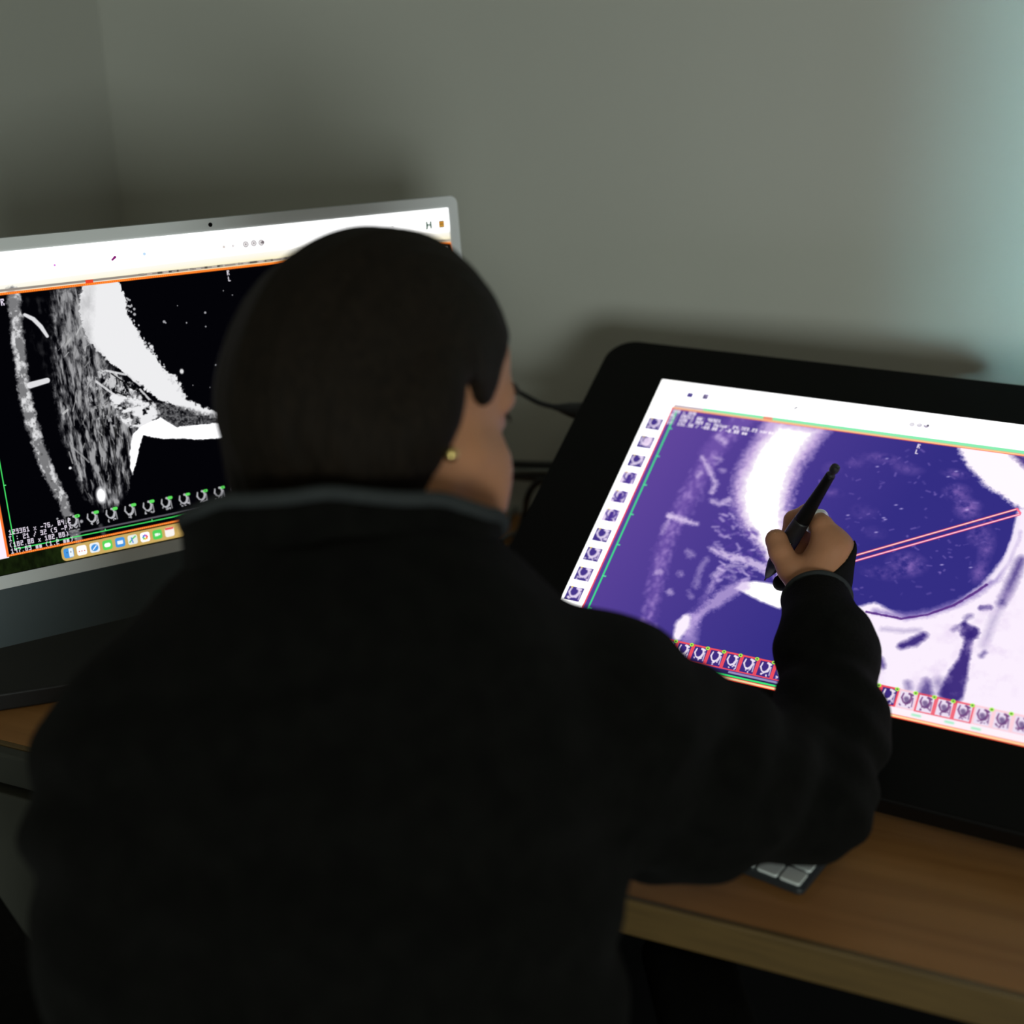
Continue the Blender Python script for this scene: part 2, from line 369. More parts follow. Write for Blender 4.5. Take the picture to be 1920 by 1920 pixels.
# ------------------------------------------------------------------ painted screen pictures (drawn in millimetres of the panel)
class Panel:
    def __init__(s, o, X, Y, wmm, hmm, res):
        s.o, s.X, s.Y = np.asarray(o), np.asarray(X), np.asarray(Y)     # top-left corner, right, down
        s.w, s.h = wmm, hmm
        s.nx = res; s.ny = int(res * hmm / wmm)
        s.k = s.nx / wmm
        s.img = np.zeros((s.ny, s.nx, 3))
        s.sc = np.linalg.norm(s.X)
        N = np.cross(s.X, s.Y); s.N = N / np.linalg.norm(N)
    def mm(s, px, py):
        d = ray(px, py); t = ((s.o - EYE) @ s.N) / (d @ s.N); q = EYE + d * t - s.o
        return np.array([q @ s.X, q @ s.Y]) * 1000
    def pts(s, L): return [s.mm(*p) for p in L]
    def win(s, x0, y0, x1, y1, pad=0):
        i0 = max(0, int((x0 - pad) * s.k)); i1 = min(s.nx, int((x1 + pad) * s.k) + 2)
        j0 = max(0, int((y0 - pad) * s.k)); j1 = min(s.ny, int((y1 + pad) * s.k) + 2)
        if i1 <= i0 or j1 <= j0: return None
        X, Y = np.meshgrid((np.arange(i0, i1) + .5) / s.k, (np.arange(j0, j1) + .5) / s.k)
        return (slice(j0, j1), slice(i0, i1)), X, Y
    def mixin(s, sl, a, col):
        a = np.clip(a, 0, 1)
        if not isinstance(col, np.ndarray) or col.ndim == 1: col = np.asarray(col, float)
        s.img[sl] = s.img[sl] * (1 - a[..., None]) + col * a[..., None]
    def rect(s, x0, y0, x1, y1, col, a=1.0, r=0.0, soft=.35):
        w_ = s.win(x0, y0, x1, y1, 1)
        if w_ is None: return
        sl, X, Y = w_
        qx = np.abs(X - (x0 + x1) / 2) - (x1 - x0) / 2 + r; qy = np.abs(Y - (y0 + y1) / 2) - (y1 - y0) / 2 + r
        d = np.hypot(np.maximum(qx, 0), np.maximum(qy, 0)) + np.minimum(np.maximum(qx, qy), 0) - r
        s.mixin(sl, a * np.clip(.5 - d / soft, 0, 1), col)
    def stroke(s, L, wd, col, a=1.0, soft=.5, nz=0.0, mm=False):
        P_ = [np.array(q, float) for q in L] if mm else s.pts(L)
        if not hasattr(wd, '__len__'): wd = [wd] * len(P_)
        A = np.array(P_); m = max(wd) + soft + abs(nz) * 3
        w_ = s.win(A[:, 0].min(), A[:, 1].min(), A[:, 0].max(), A[:, 1].max(), m)
        if w_ is None: return
        sl, X, Y = w_
        d = np.full(X.shape, 1e9)
        for i in range(len(A) - 1):
            ab = A[i + 1] - A[i]; L2 = ab @ ab + 1e-9
            t = np.clip(((X - A[i][0]) * ab[0] + (Y - A[i][1]) * ab[1]) / L2, 0, 1)
            d = np.minimum(d, np.hypot(X - A[i][0] - t * ab[0], Y - A[i][1] - t * ab[1]) - (wd[i] * (1 - t) + wd[i + 1] * t) / 2)
        if nz: d = d + nz * (s.nzf[sl] - .5) * 2
        s.mixin(sl, a * np.clip(.5 - d / soft, 0, 1), col)
    def poly(s, L, col, a=1.0, soft=.8, nz=0.0, mm=False, mod=None):
        A = np.array(L, float) if mm else np.array(s.pts(L))
        w_ = s.win(A[:, 0].min(), A[:, 1].min(), A[:, 0].max(), A[:, 1].max(), soft + abs(nz) * 2 + 1)
        if w_ is None: return
        sl, X, Y = w_
        d = np.full(X.shape, 1e9); ins = np.zeros(X.shape, bool); n = len(A)
        for i in range(n):
            p, q = A[i], A[(i + 1) % n]; ab = q - p; L2 = ab @ ab + 1e-9
            t = np.clip(((X - p[0]) * ab[0] + (Y - p[1]) * ab[1]) / L2, 0, 1)
            d = np.minimum(d, np.hypot(X - p[0] - t * ab[0], Y - p[1] - t * ab[1]))
            c = (p[1] > Y) != (q[1] > Y)
            xi = p[0] + (Y - p[1]) * (q[0] - p[0]) / (q[1] - p[1] + 1e-12)
            ins ^= c & (X < xi)
        d = np.where(ins, -d, d)
        if nz: d = d + nz * (s.nzf[sl] - .5) * 2
        al = a * np.clip(.5 - d / soft, 0, 1)
        if mod is not None: al = al * mod[sl]
        s.mixin(sl, al, col)
    def blob(s, px, py, rx, ry, col, a=1.0, ang=0, soft=.5):
        c = s.mm(px, py); m = max(rx, ry) * 1.5 + 1
        w_ = s.win(c[0] - m, c[1] - m, c[0] + m, c[1] + m)
        if w_ is None: return
        sl, X, Y = w_; ca, sa = math.cos(math.radians(ang)), math.sin(math.radians(ang))
        x = (X - c[0]) * ca + (Y - c[1]) * sa; y = -(X - c[0]) * sa + (Y - c[1]) * ca
        k = np.hypot(x / rx, y / ry)
        s.mixin(sl, a * np.clip((1 - k) / soft, 0, 1), col)
    def vnoise(s, cell, seed, stretch=(1, 1), octv=3):
        r = np.random.default_rng(seed); out = 0; amp = 1; tot = 0
        for o_ in range(octv):
            c = cell / 2 ** o_
            gx, gy = int(s.w / (c * stretch[0])) + 3, int(s.h / (c * stretch[1])) + 3
            g = r.random((gy, gx))
            x = np.arange(s.nx) / s.k / (c * stretch[0]); y = np.arange(s.ny) / s.k / (c * stretch[1])
            xi = x.astype(int); yi = y.astype(int); fx = x - xi; fy = y - yi
            fx = fx * fx * (3 - 2 * fx); fy = fy * fy * (3 - 2 * fy)
            a = g[np.ix_(yi, xi)]; b = g[np.ix_(yi, xi + 1)]; c_ = g[np.ix_(yi + 1, xi)]; d_ = g[np.ix_(yi + 1, xi + 1)]
            out = out + amp * ((a * (1 - fx) + b * fx) * (1 - fy)[:, None] + (c_ * (1 - fx) + d_ * fx) * fy[:, None])
            tot += amp; amp *= .55
        return out / tot
    GL = {'0': '757557', '1': '262227', '2': '717447', '3': '717117', '4': '557111', '5': '747117', '6': '747557', '7': '711222', '8': '757557',
          '9': '757117', ':': '020020', '.': '000002', ',': '000024', '-': '000700', '/': '112244', '(': '244442', ')': '211112', 'x': '005225',
          'm': '007777', 'n': '006555', 'o': '007557', 'r': '006444', 'a': '007577', 'l': '222223', 'i': '020222', 'z': '007247', 'e': '007747', 'd': '117557',
          'p': '007574', 'u': '005557', 'V': '555552', 'W': '557775', 'L': '444447', 'S': '747117', 'X': '552255', 'Y': '552222', 'R': '756655', 'P': '757444', 'I': '722227', 'A': '257555'}
    def text(s, x, y, t, hgt, col, a=1.0):
        u = hgt / 6
        for ch in t:
            g = s.GL.get(ch)
            if g:
                for r_, c in enumerate(g):
                    b = int(c)
                    for q in range(3):
                        if b & (4 >> q): s.rect(x + q * u, y + r_ * u, x + (q + 1) * u, y + (r_ + 1) * u, col, a, soft=.2)
            x += u * 4
    def thumb(s, cx, cy, wd, ht, bg, fg, seed, ring=1.0):
        r = np.random.default_rng(seed)
        s.rect(cx - wd / 2, cy - ht / 2, cx + wd / 2, cy + ht / 2, bg)
        P_ = lambda a, b: np.array([cx + a * wd, cy + b * ht])
        s.stroke([P_(-.3, -.38), P_(-.36, -.1), P_(-.2, .15), P_(0, .22), P_(.2, .1), P_(.28, -.15), P_(.18, -.38)], [wd * .1, wd * .13, wd * .1, wd * .16, wd * .2, wd * .16, wd * .1], fg, .9, soft=.6, mm=True)
        s.stroke([P_(.08, -.42), P_(.3, -.36)], wd * .18, fg, .9, soft=.5, mm=True)
        for _ in range(6):
            q = P_(r.uniform(-.35, .4), r.uniform(.2, .42)); s.stroke([q, q + r.uniform(-.08, .08, 2) * wd], wd * .1, fg, .8, soft=.5, mm=True)
        s.stroke([P_(.38, -.2), P_(.42, .35)], wd * .09, fg, .7, soft=.5, mm=True)
    def lin(s): return np.where(s.img <= .04045, s.img / 12.92, ((np.maximum(s.img, 0) + .055) / 1.055) ** 2.4)
def ink(r, g, b): return np.array([r, g, b]) / 255.0

def screen_object(pan, name, parent, fr, wm, hm, boost, z):
    "flat display surface with the painted picture as its light"
    L = pan.lin(); lum = L.min(axis=2, keepdims=True)
    L = L * (1 + (boost - 1) * np.clip((lum - .90) / .08, 0, 1))
    im = bpy.data.images.new(name + '_picture', pan.nx, pan.ny, float_buffer=True, is_data=True)
    px = np.ones((pan.ny, pan.nx, 4), np.float32); px[..., :3] = L[::-1]
    im.pixels.foreach_set(px.ravel()); im.update(); im.pack()
    m = bpy.data.materials.new(name + '_light'); m.use_nodes = True; nt = m.node_tree; nt.nodes.clear()
    out = nt.nodes.new('ShaderNodeOutputMaterial'); em = nt.nodes.new('ShaderNodeEmission'); tx = nt.nodes.new('ShaderNodeTexImage')
    tx.image = im; tx.interpolation = 'Cubic'; tx.extension = 'EXTEND'
    uv = nt.nodes.new('ShaderNodeUVMap')
    nt.links.new(uv.outputs[0], tx.inputs[0]); nt.links.new(tx.outputs[0], em.inputs[0]); nt.links.new(em.outputs[0], out.inputs[0])
    bm = bmesh.new(); uvl = bm.loops.layers.uv.new('UVMap')
    vs_ = [bm.verts.new(v) for v in ((0, -hm, z), (wm, -hm, z), (wm, 0, z), (0, 0, z))]
    f = bm.faces.new(vs_)
    for l, c in zip(f.loops, ((0, 0), (1, 0), (1, 1), (0, 1))): l[uvl].uv = c
    bmesh.ops.transform(bm, matrix=fr, verts=bm.verts)
    me = bpy.data.meshes.new(name); bm.to_mesh(me); bm.free()
    return child(name, me, m, parent)

def basis(yaw, tilt):
    X = np.array([math.cos(yaw), math.sin(yaw), 0]); n = np.array([math.sin(yaw), -math.cos(yaw), 0])
    U = np.array([-n[0] * math.sin(tilt), -n[1] * math.sin(tilt), math.cos(tilt)])
    return RZ @ X, RZ @ U, RZ @ np.cross(X, U)

# ================================================================== desktop computer (left)
cX, cU, cN = basis(0.54715, 0.12447)
cO = W((-0.28934, 1.30266, -0.20117))              # top centre of the front face
CW, CH = 0.547, 0.3065 + 0.0129 + 0.0563
frC = frame(cO, cX, cU, cN)
comp = thing('desktop_computer', 'pale bezelled desktop computer with wide lit screen behind the person on the left', 'computer', tuple(cO + np.array([0, 0, -.461])))
child('housing', slab(rr_pts(-CW / 2, -CH, CW / 2, 0, .009), -.0115, -.0004, frC, .0015), M['alu'], comp)
ch = CH - .0563
child('bezel', slab(rr_pts(-CW / 2 + .0004, -ch, CW / 2 - .0004, -.0004, .0086), -.0004, .0006, frC), M['bezel'], comp)['label'] = 'pale grey bezel'
child('chin', slab(rr_pts(-CW / 2 + .0004, -CH + .0004, CW / 2 - .0004, -ch - .0002, .0086, 6), -.0004, .0006, frC), M['chin'], comp)['label'] = 'slate blue chin panel'
bm = bmesh.new(); bmesh.ops.create_circle(bm, cap_ends=True, radius=.0021, segments=20)
bmesh.ops.transform(bm, matrix=frC @ Matrix.Translation((0, -.0062, .0008)), verts=bm.verts)
child('webcam', mesh_of(bm), M['lens'], comp)
# stand: foot plate on the desk and a bent neck up to the back of the housing
back = cO + cU * -.25 + cN * -.012
foot_c = np.array([back[0], back[1], DZ + .0196])
Rf = Matrix(((cX[0], -cX[1], 0), (cX[1], cX[0], 0), (0, 0, 1)))
child('foot', box(tuple(foot_c + np.array([0, 0, .003])), (.13, .147, .006), Rf, .0015), M['alu'], comp)
b0 = foot_c + Rf @ Vector((0, .065, 0)); 
bm = bmesh.new()
pr = [b0 + np.array([0, 0, .004]), b0 + np.array([0, 0, .06]), (b0 + back) / 2 + np.array([0, 0, .10]), back + np.array([0, 0, .03]), back]
rings = []
for i, q in enumerate(pr):
    hw = .062; th = .004; nrm = Rf @ Vector((0, 1, 0))
    rings.append([bm.verts.new(Vector(q) + Rf @ Vector((sx * hw, sy * th, 0))) for sx, sy in ((-1, -1), (1, -1), (1, 1), (-1, 1))])
for a, b in zip(rings, rings[1:]):
    for k in range(4): bm.faces.new((a[k], a[(k + 1) % 4], b[(k + 1) % 4], b[k]))
bm.faces.new(rings[0]); bm.faces.new(rings[-1])
child('neck', mesh_of(bm), M['alu'], comp)

# --- picture on it
pc = Panel(cO - cX * .261 - cU * .0125, cX, -cU, 522, 294, 2000)
pc.nzf = pc.vnoise(3.0, 3, octv=3)
n1 = pc.vnoise(5, 11, (1, 2.2), 4); n2 = pc.vnoise(2.2, 12, (1, 1.6), 3); n3 = pc.vnoise(1.6, 13, (1, 1), 2)
pc.img[:] = ink(16, 24, 10) * (0.3 + 1.6 * n1[..., None]) * np.array([1, 1, .8])
tl = pc.mm(0, 553.5); tr = pc.mm(480, 496.3); bt = (tl[1] + tr[1]) / 2       # top of the picture window
bb_ = (pc.mm(112, 1021)[1] + pc.mm(342, 974.5)[1]) / 2                        # its lower border
wl = pc.mm(17, 1045)[0]; wr = pc.mm(844, 456)[0] + .2
# toolbar
yy = (np.arange(pc.ny) + .5) / pc.k; xx = (np.arange(pc.nx) + .5) / pc.k
tb = np.clip((yy / bt), 0, 1)[:, None] ** 6 * np.clip((xx - 80) / 420 + .45, 0, 1)[None, :]
tool = ink(255, 255, 255) * (1 - tb[..., None]) + ink(255, 232, 140) * tb[..., None]
msk = (yy < bt - 1)[:, None] & np.ones(pc.nx, bool)[None]
pc.img[msk] = tool[msk]
pc.rect(0, bt, wl + .1, bb_ + 2, ink(252, 240, 255), r=1)                   # window's side strip
pc.rect(wl, bt, wr, bb_, ink(3, 3, 7))
SW = np.clip((n1 - .30) * 2.6, 0, 1)
streak = pc.vnoise(2.6, 21, (1, 4.5), 3)
# muscle texture
mus = [(98, 548), (165, 536), (160, 610), (185, 665), (225, 705), (262, 745), (262, 800), (250, 850), (236, 900), (225, 945), (190, 955), (160, 930), (140, 880), (118, 820), (104, 740), (100, 650)]
pc.poly(mus, ink(165, 165, 167), .95, 6, 3, mod=np.clip((n1 * .6 + streak * .7 - .50) * 3.2, 0, 1))
pc.poly([(52, 560), (100, 560), (104, 660), (95, 720), (60, 640)], ink(60, 60, 62), .6, 5, 2, mod=np.clip((n1 - .5) * 3, 0, 1))
pc.poly([(112, 545), (150, 540), (152, 620), (165, 690), (140, 700), (112, 640)], ink(150, 150, 152), .6, 6, 3, mod=np.clip(n2 * 2 - .5, 0, 1))
pc.poly([(150, 700), (215, 700), (260, 760), (240, 800), (180, 800)], ink(190, 190, 192), .8, 5, 3, mod=np.clip((n2 - .45) * 4, 0, 1))
for _ in range(120):
    x = rng.uniform(112, 235); y = rng.uniform(600, 925)
    if x > 245 - abs(y - 780) * .25 or x < 95 + (y - 700) * .22: continue
    ln = rng.uniform(6, 22); an = rng.normal(1.35 if y > 780 else 1.9, .35); c = rng.uniform(90, 215)
    pc.stroke([(x, y), (x + ln * math.cos(an), y + ln * math.sin(an))], rng.uniform(.5, 1.4), ink(c, c, c), rng.uniform(.25, .8), .9)
for _ in range(46):
    x = rng.uniform(185, 240); y = rng.uniform(760, 900); ln = rng.uniform(12, 40)
    c = rng.choice([6, 10, 150]); pc.stroke([(x, y), (x + rng.normal(3, 3), y + ln)], rng.uniform(.5, 1.2), ink(c, c, c), .6, .7)
# skin line
skin_line = [(24, 550), (30, 600), (36, 660), (42, 710), (50, 760), (64, 810), (82, 865), (100, 905), (118, 940), (134, 985), (146, 1012)]
pc.stroke(skin_line, [12, 11, 11, 10, 11, 11, 11, 10, 9, 8, 7], ink(128, 128, 130), .95, 3, 2.4)
n4 = pc.vnoise(5.2, 44, (1, 1.3), 4)
for lv, cc in ((.46, 185), (.54, 225)):
    sv = pc.nzf; pc.nzf = n4; pc.stroke(skin_line, [11, 10, 10, 9, 10, 10, 10, 9, 8, 7, 6], ink(cc, cc, cc + 2), .0, 3); pc.nzf = sv
    tmp = pc.img.copy(); pc.stroke(skin_line, [11, 10, 10, 9, 10, 10, 10, 9, 8, 7, 6], ink(cc, cc, cc + 2), .95, 4, 2.0)
    mk = np.clip((n4 - lv) * 6, 0, 1)[..., None]; pc.img = tmp * (1 - mk) + pc.img * mk
for _ in range(60):
    i = rng.integers(0, len(skin_line) - 1); t = rng.random(); a = np.array(skin_line[i]); b = np.array(skin_line[i + 1]); q = a * (1 - t) + b * t + rng.normal(0, 4.2, 2)
    c = rng.choice([70, 120, 205, 235]); pc.blob(q[0], q[1], rng.uniform(.7, 1.8), rng.uniform(.7, 1.8), ink(c, c, c), .5)
# bright tissue wedge
pc.poly([(156, 530), (222, 524), (234, 560), (240, 590), (256, 620), (270, 645), (290, 668), (305, 690), (328, 705), (345, 735), (347, 748), (380, 762), (425, 776), (470, 786), (470, 792), (425, 788), (380, 778),
         (340, 766), (300, 752), (262, 722), (235, 700), (205, 678), (178, 655), (160, 630), (150, 600), (148, 565)], ink(238, 238, 240), 1, 1.6, 3.0)
pc.poly([(148, 535), (175, 530), (170, 640), (210, 690), (180, 680), (150, 620)], ink(170, 170, 172), .55, 6, 2, mod=np.clip(n1 * 1.6 - .2, 0, 1))
for _ in range(60):
    t = rng.random(); a, b = (np.array((232, 545)), np.array((262, 630))) if t < .4 else (np.array((262, 630)), np.array((348, 745)))
    q = a + (b - a) * rng.random() + rng.normal(0, 3, 2)
    pc.blob(q[0], q[1], rng.uniform(.8, 2), rng.uniform(.8, 2), ink(215, 215, 218), .8)
pc.blob(340, 696, 2.6, 3.2, ink(225, 225, 226)); pc.blob(283, 650, 2.8, 2.6, ink(230, 230, 232))
pc.poly([(205, 738), (245, 742), (285, 752), (300, 776), (285, 796), (262, 806), (240, 800), (215, 778)], ink(236, 236, 238), 1, 3, 4, mod=np.clip((pc.vnoise(6, 77, (1.3, .8), 4) - .38) * 7, 0, 1))
pc.poly([(180, 690), (225, 700), (262, 735), (240, 745), (200, 725)], ink(205, 205, 207), .9, 4, 4, mod=np.clip((n2 - .42) * 6, 0, 1))
# joint wedge texture and bright plate
pc.poly([(285, 752), (345, 762), (425, 783), (470, 792), (470, 799), (425, 790), (380, 796), (330, 802), (300, 790)], ink(120, 120, 122), .9, 2, 1, mod=np.clip(n3 * 1.6 - .2, 0, 1))
pc.poly([(262, 800), (300, 782), (330, 800), (378, 795), (425, 790), (480, 786), (480, 816), (425, 820), (372, 824), (335, 822), (300, 822), (268, 816), (262, 832), (256, 862), (248, 889), (243, 876), (243, 846), (247, 815)], ink(250, 250, 252), 1, 1.2, .8)
for px, py, rx, ry in ((246, 752, 14, 4.5), (232, 745, 6, 4), (262, 745, 6, 6), (275, 765, 6, 6), (255, 778, 14, 3), (290, 780, 8, 4), (225, 765, 5, 3), (245, 730, 4, 3)):
    pc.blob(px, py, rx / 2, ry / 2 * 1.2, ink(240, 240, 242), .9, rng.uniform(-20, 30), .6)
for a, b in (((200, 695), (235, 702)), ((180, 715), (214, 740)), ((236, 700), (262, 722)), ((262, 730), (290, 760))): pc.stroke([a, b], 2.2, ink(232, 232, 234), .85, .9)
for px, py in ((240, 720), (268, 742), (258, 732), (276, 766), (232, 765), (282, 752), (250, 728)): pc.blob(px, py, 2.6, 1.6, ink(8, 8, 10), .9, 30)
pc.stroke([(208, 700), (250, 730)], 1.3, ink(15, 15, 16), .7); pc.stroke([(218, 735), (236, 742)], 1.2, ink(15, 15, 16), .7)
for L_, wd in (([(46, 590), (62, 598), (76, 612), (88, 630)], [3, 4, 4, 3]), ([(56, 722), (88, 713)], [6, 5])): pc.stroke(L_, wd, ink(235, 235, 238), .95, 1)
pc.blob(189, 928, 6, 10, ink(250, 250, 252), 1, 0, .45); pc.blob(131, 877, 1.8, 1.8, ink(230, 230, 232))
pc.stroke([(135, 838), (158, 858), (166, 866)], 1.6, ink(165, 165, 166), .7); pc.stroke([(118, 775), (126, 768)], 2, ink(200, 200, 200), .8)
pc.blob(150, 745, 1, 8, ink(150, 150, 150), .5); pc.blob(128, 640, 6, 1.5, ink(190, 190, 190), .7, 130)
for px, py, r_ in ((384, 586, 1.5), (349, 605, 1), (307, 603, 1.8), (385, 612, 1), (404, 684, 1.2), (332, 573, .6), (310, 605, 1), (361, 722, .6), (393, 726, .6), (418, 545, .7), (435, 553, .7), (107, 972, 1.4), (152, 977, 2.2)): pc.blob(px, py, r_, r_, ink(190, 190, 195), .85)
pc.stroke([(188, 985), (194, 1002)], 4, ink(110, 110, 114), .5, 2)
# rulers, borders, thumbnails
gz = pc.mm(100, 1010)[1]; g0 = pc.mm(66, 1020.5); g1 = pc.mm(447, 944); gy = (g0[1] + g1[1]) / 2
gx = pc.mm(25, 1012)[0]
pc.rect(gx - .5, 60, gx + .5, gy, ink(70, 230, 105)); pc.rect(gx, gy - .5, wr - 10, gy + .5, ink(70, 235, 105))
for k in range(12):
    pc.rect(gx + 38 + 46 * k, gy - 2, gx + 38.9 + 46 * k, gy, ink(90, 230, 120)); pc.rect(gx - .3, gy - 16 - 46 * k, gx + 2, gy - 15 - 46 * k, ink(90, 230, 120))
s0 = pc.mm(121, 1002.5); s1 = pc.mm(450, 937.5); sy_ = (s0[1] + s1[1]) / 2
pc.rect(s0[0], sy_ - .8, s1[0] + 80, sy_ + .8, ink(92, 90, 98))
t0 = pc.mm(137, 980); t1 = pc.mm(410, 924); pit = (t1[0] - t0[0]) / 8; ty = (t0[1] + t1[1]) / 2
for k in range(20):
    cx = t0[0] + pit * k
    if cx > wr - 15: break
    pc.thumb(cx, ty, 12.5, 14, ink(4, 4, 6) if k else ink(20, 20, 22), ink(200, 200, 205), 40 + k)
    q = np.array([cx + 4.5, ty - 5.6])
    pc.stroke([q - [1.0, 0], q + [1.0, 0]], 3.2 if k < 6 else 2.8, ink(95, 225, 95), 1, .5, mm=True)
    if k == 0 or k > 6: pc.stroke([q, q + [.05, 0]], 1.1, ink(10, 40, 12), 1, .4, mm=True)
pc.rect(0, bt - 4.4, wr + 3, bt - 2.2, ink(150, 140, 132)); pc.rect(0, bt - 2.4, wr + 3, bt - 1.6, ink(245, 225, 200), .6)
sx = pc.mm(160, 530)[0]; pc.rect(sx, bt - 4.2, sx + 7, bt - 1.2, ink(235, 70, 45))
for k in range(16): pc.rect(sx + 50 + k * 16 + 3 * math.sin(k * 2.3), bt - 4.4, sx + 55 + k * 16 + 2 * math.sin(k), bt - 2.4, ink(85, 80, 75))
for k in range(60): pc.rect(sx + 42 + 8 * k, bt - 3.9, sx + 47 + 8 * k, bt - 2.8, ink(225, 215, 205), .6 * (k % 3 > 0))
pc.rect(wl - 1.6, bt - 1.4, wr + 1.2, bt + .8, ink(255, 120, 30)); pc.rect(wl - 1.6, bb_ - 1, wr + 1.2, bb_ + 1, ink(255, 118, 35))
pc.rect(wl - 2.0, bt, wl + .1, bb_ + 1, ink(255, 120, 50)); pc.rect(wr - .6, bt, wr + 1.4, bb_, ink(255, 130, 30))
for k in range(260): pc.rect(wl + 2 * k, bb_ - .3, wl + 2 * k + .8, bb_ + .4, ink(255, 215, 120), .9); pc.rect(wl + 2 * k, bt - .6, wl + 2 * k + .8, bt + .1, ink(255, 190, 90), .8)
tx = pc.mm(17, 1006); ty_ = bb_ - 24
for k, t in enumerate(('123361 x -76, 84.2', 'IM: 21 / 32 (S -P)', '(102.80 x 102.80)', '147.63 mm (1.2 mm)')): pc.text(gx - 4 + (0 if k else 1), ty_ + 6 * k, t, 4.8, ink(235, 225, 240))
q = pc.mm(426, 507); pc.text(q[0] - 1, q[1], 'R', 4.5, ink(235, 230, 240)); pc.text(q[0] - .5, q[1] + 6, 'L', 4.5, ink(235, 230, 240))
q = pc.mm(4, 560); pc.text(q[0] - 2, q[1], 'R', 6, ink(240, 230, 250))
q = pc.mm(806, 462)
for k in range(3): pc.text(wr - 26 + 2 * k, bt + 3 + 6 * k, ('(y, -41 y)', '(m_25)', ' 1.00')[k], 4.8, ink(225, 215, 205))
# toolbar glyphs
for px, py, c, r_ in ((102, 497, (215, 120, 220), 1.2), (270, 476, (190, 220, 250), 1.8), (535, 448, (190, 190, 190), .8), (704, 436, (70, 60, 60), 1.2), (735, 426, (190, 190, 190), .9), (419, 463, (215, 205, 200), 1.8), (436, 461, (225, 220, 220), 1.8)): pc.blob(px, py, r_, r_, ink(*c), 1)
pc.stroke([(210, 487), (215, 482)], [1.6, 2.2], ink(130, 20, 110))
for px, py in ((460, 458), (475, 456), (489, 455)):
    pc.blob(px, py, 3.4, 3.4, ink(170, 165, 168), .9, 0, .25); pc.blob(px, py, 2.3, 2.3, ink(245, 240, 240), 1, 0, .3); pc.blob(px, py, 1.2, 1.2, ink(120, 115, 118), .8)
pc.blob(492, 454, 2, 2, ink(90, 80, 85), .8)
q = pc.mm(803, 422)
for dx, dy, ww, hh in ((-3.6, -4, 2.6, 8), (1.2, -4, 2.6, 8), (-1, -1, 2, 2), (-4, 3, 1.5, 2)): pc.rect(q[0] + dx, q[1] + dy, q[0] + dx + ww, q[1] + dy + hh, ink(45, 75, 60), .9)
q = pc.mm(827, 420)
for k, c in enumerate(((60, 45, 10), (235, 150, 20), (60, 45, 10), (235, 160, 30), (60, 45, 10))): pc.rect(q[0] - 3.4, q[1] - 3.6 + 1.5 * k, q[0] + 3.4, q[1] - 2.1 + 1.5 * k, ink(*c), .9)
# dock
d0 = pc.mm(114, 1034)[0]; dy0 = bb_ + 2.2; dy1 = 292.6; cx0 = pc.w / 2
pc.rect(d0, dy0, pc.w - d0, dy1, ink(206, 172, 98), 1, 4.5)
i0 = pc.mm(128, 1033.5); i1 = pc.mm(317, 994.5); ip = (i1[0] - i0[0]) / 8; iy = (dy0 + dy1) / 2
cols = [(70, 150, 225), (250, 245, 245), (235, 242, 250), (90, 215, 90), (70, 150, 225), (235, 240, 235), (250, 248, 246), (80, 210, 90), (250, 245, 240)]
nd = int((pc.w - 2 * d0) / ip)
for k in range(nd):
    x = i0[0] + ip * k
    if x > pc.w - d0 - 6: break
    c = cols[k] if k < 9 else tuple(int(v) for v in rng.uniform(70, 250, 3))
    pc.rect(x - 4.7, iy - 4.9, x + 4.7, iy + 4.7, ink(*c), 1, 2.2)
    R_ = lambda a, b, c_, d_, col: pc.rect(x + a, iy + b, x + c_, iy + d_, ink(*col), 1, .6)
    if k == 0: R_(.2, -4.4, 4.2, 4.2, (235, 245, 252)); R_(-2, -1.5, -1.2, 0, (20, 40, 80)); R_(1.6, -1.5, 2.4, 0, (20, 40, 80))
    elif k == 1: [R_(a, 0, a + 1.2, 1.2, (220, 90, 70)) for a in (-3, -.6, 2)]
    elif k == 2: pc.stroke([(x, iy), (x + .01, iy)], 6.8, ink(70, 150, 225), 1, .6, mm=True); pc.stroke([(x - 1.6, iy + 1.6), (x + 1.6, iy - 1.6)], .9, ink(245, 245, 245), 1, .4, mm=True)
    elif k == 3: pc.stroke([(x - 1, iy), (x + 1, iy)], 4.2, ink(245, 252, 245), 1, .5, mm=True)
    elif k == 4: R_(-2.8, -1.8, 2.8, 1.8, (240, 248, 255))
    elif k == 5: pc.stroke([(x - 3, iy + 2), (x, iy - 1), (x + 3, iy - 3)], 1.4, ink(90, 200, 110), 1, .4, mm=True); pc.stroke([(x - 1, iy - 2), (x, iy + 3)], 1.1, ink(80, 130, 220), 1, .4, mm=True)
    elif k == 6:
        for a in range(8): pc.stroke([(x + 1.6 * math.cos(a * .785), iy + 1.6 * math.sin(a * .785)), (x + 2.2 * math.cos(a * .785), iy + 2.2 * math.sin(a * .785))], 1.5, ink(*[(240, 80, 60), (245, 150, 50), (245, 215, 70), (120, 200, 80), (70, 180, 180), (70, 120, 220), (150, 90, 210), (230, 80, 150)][a]), 1, .5, mm=True)
    elif k == 7: R_(-2.6, -1.5, 1.2, 1.5, (240, 252, 240)); R_(1.4, -1, 2.8, 1, (240, 252, 240))
    elif k == 8: R_(-4.2, -4.6, 4.2, -2.6, (235, 80, 75))
pc.rect(0, 293.2, 522, 294, ink(4, 4, 4))
screen_object(pc, 'screen', comp, frame(cO - cX * .261 - cU * .0125, cX, cU, cN), .522, .2940, 2.2, .0012)

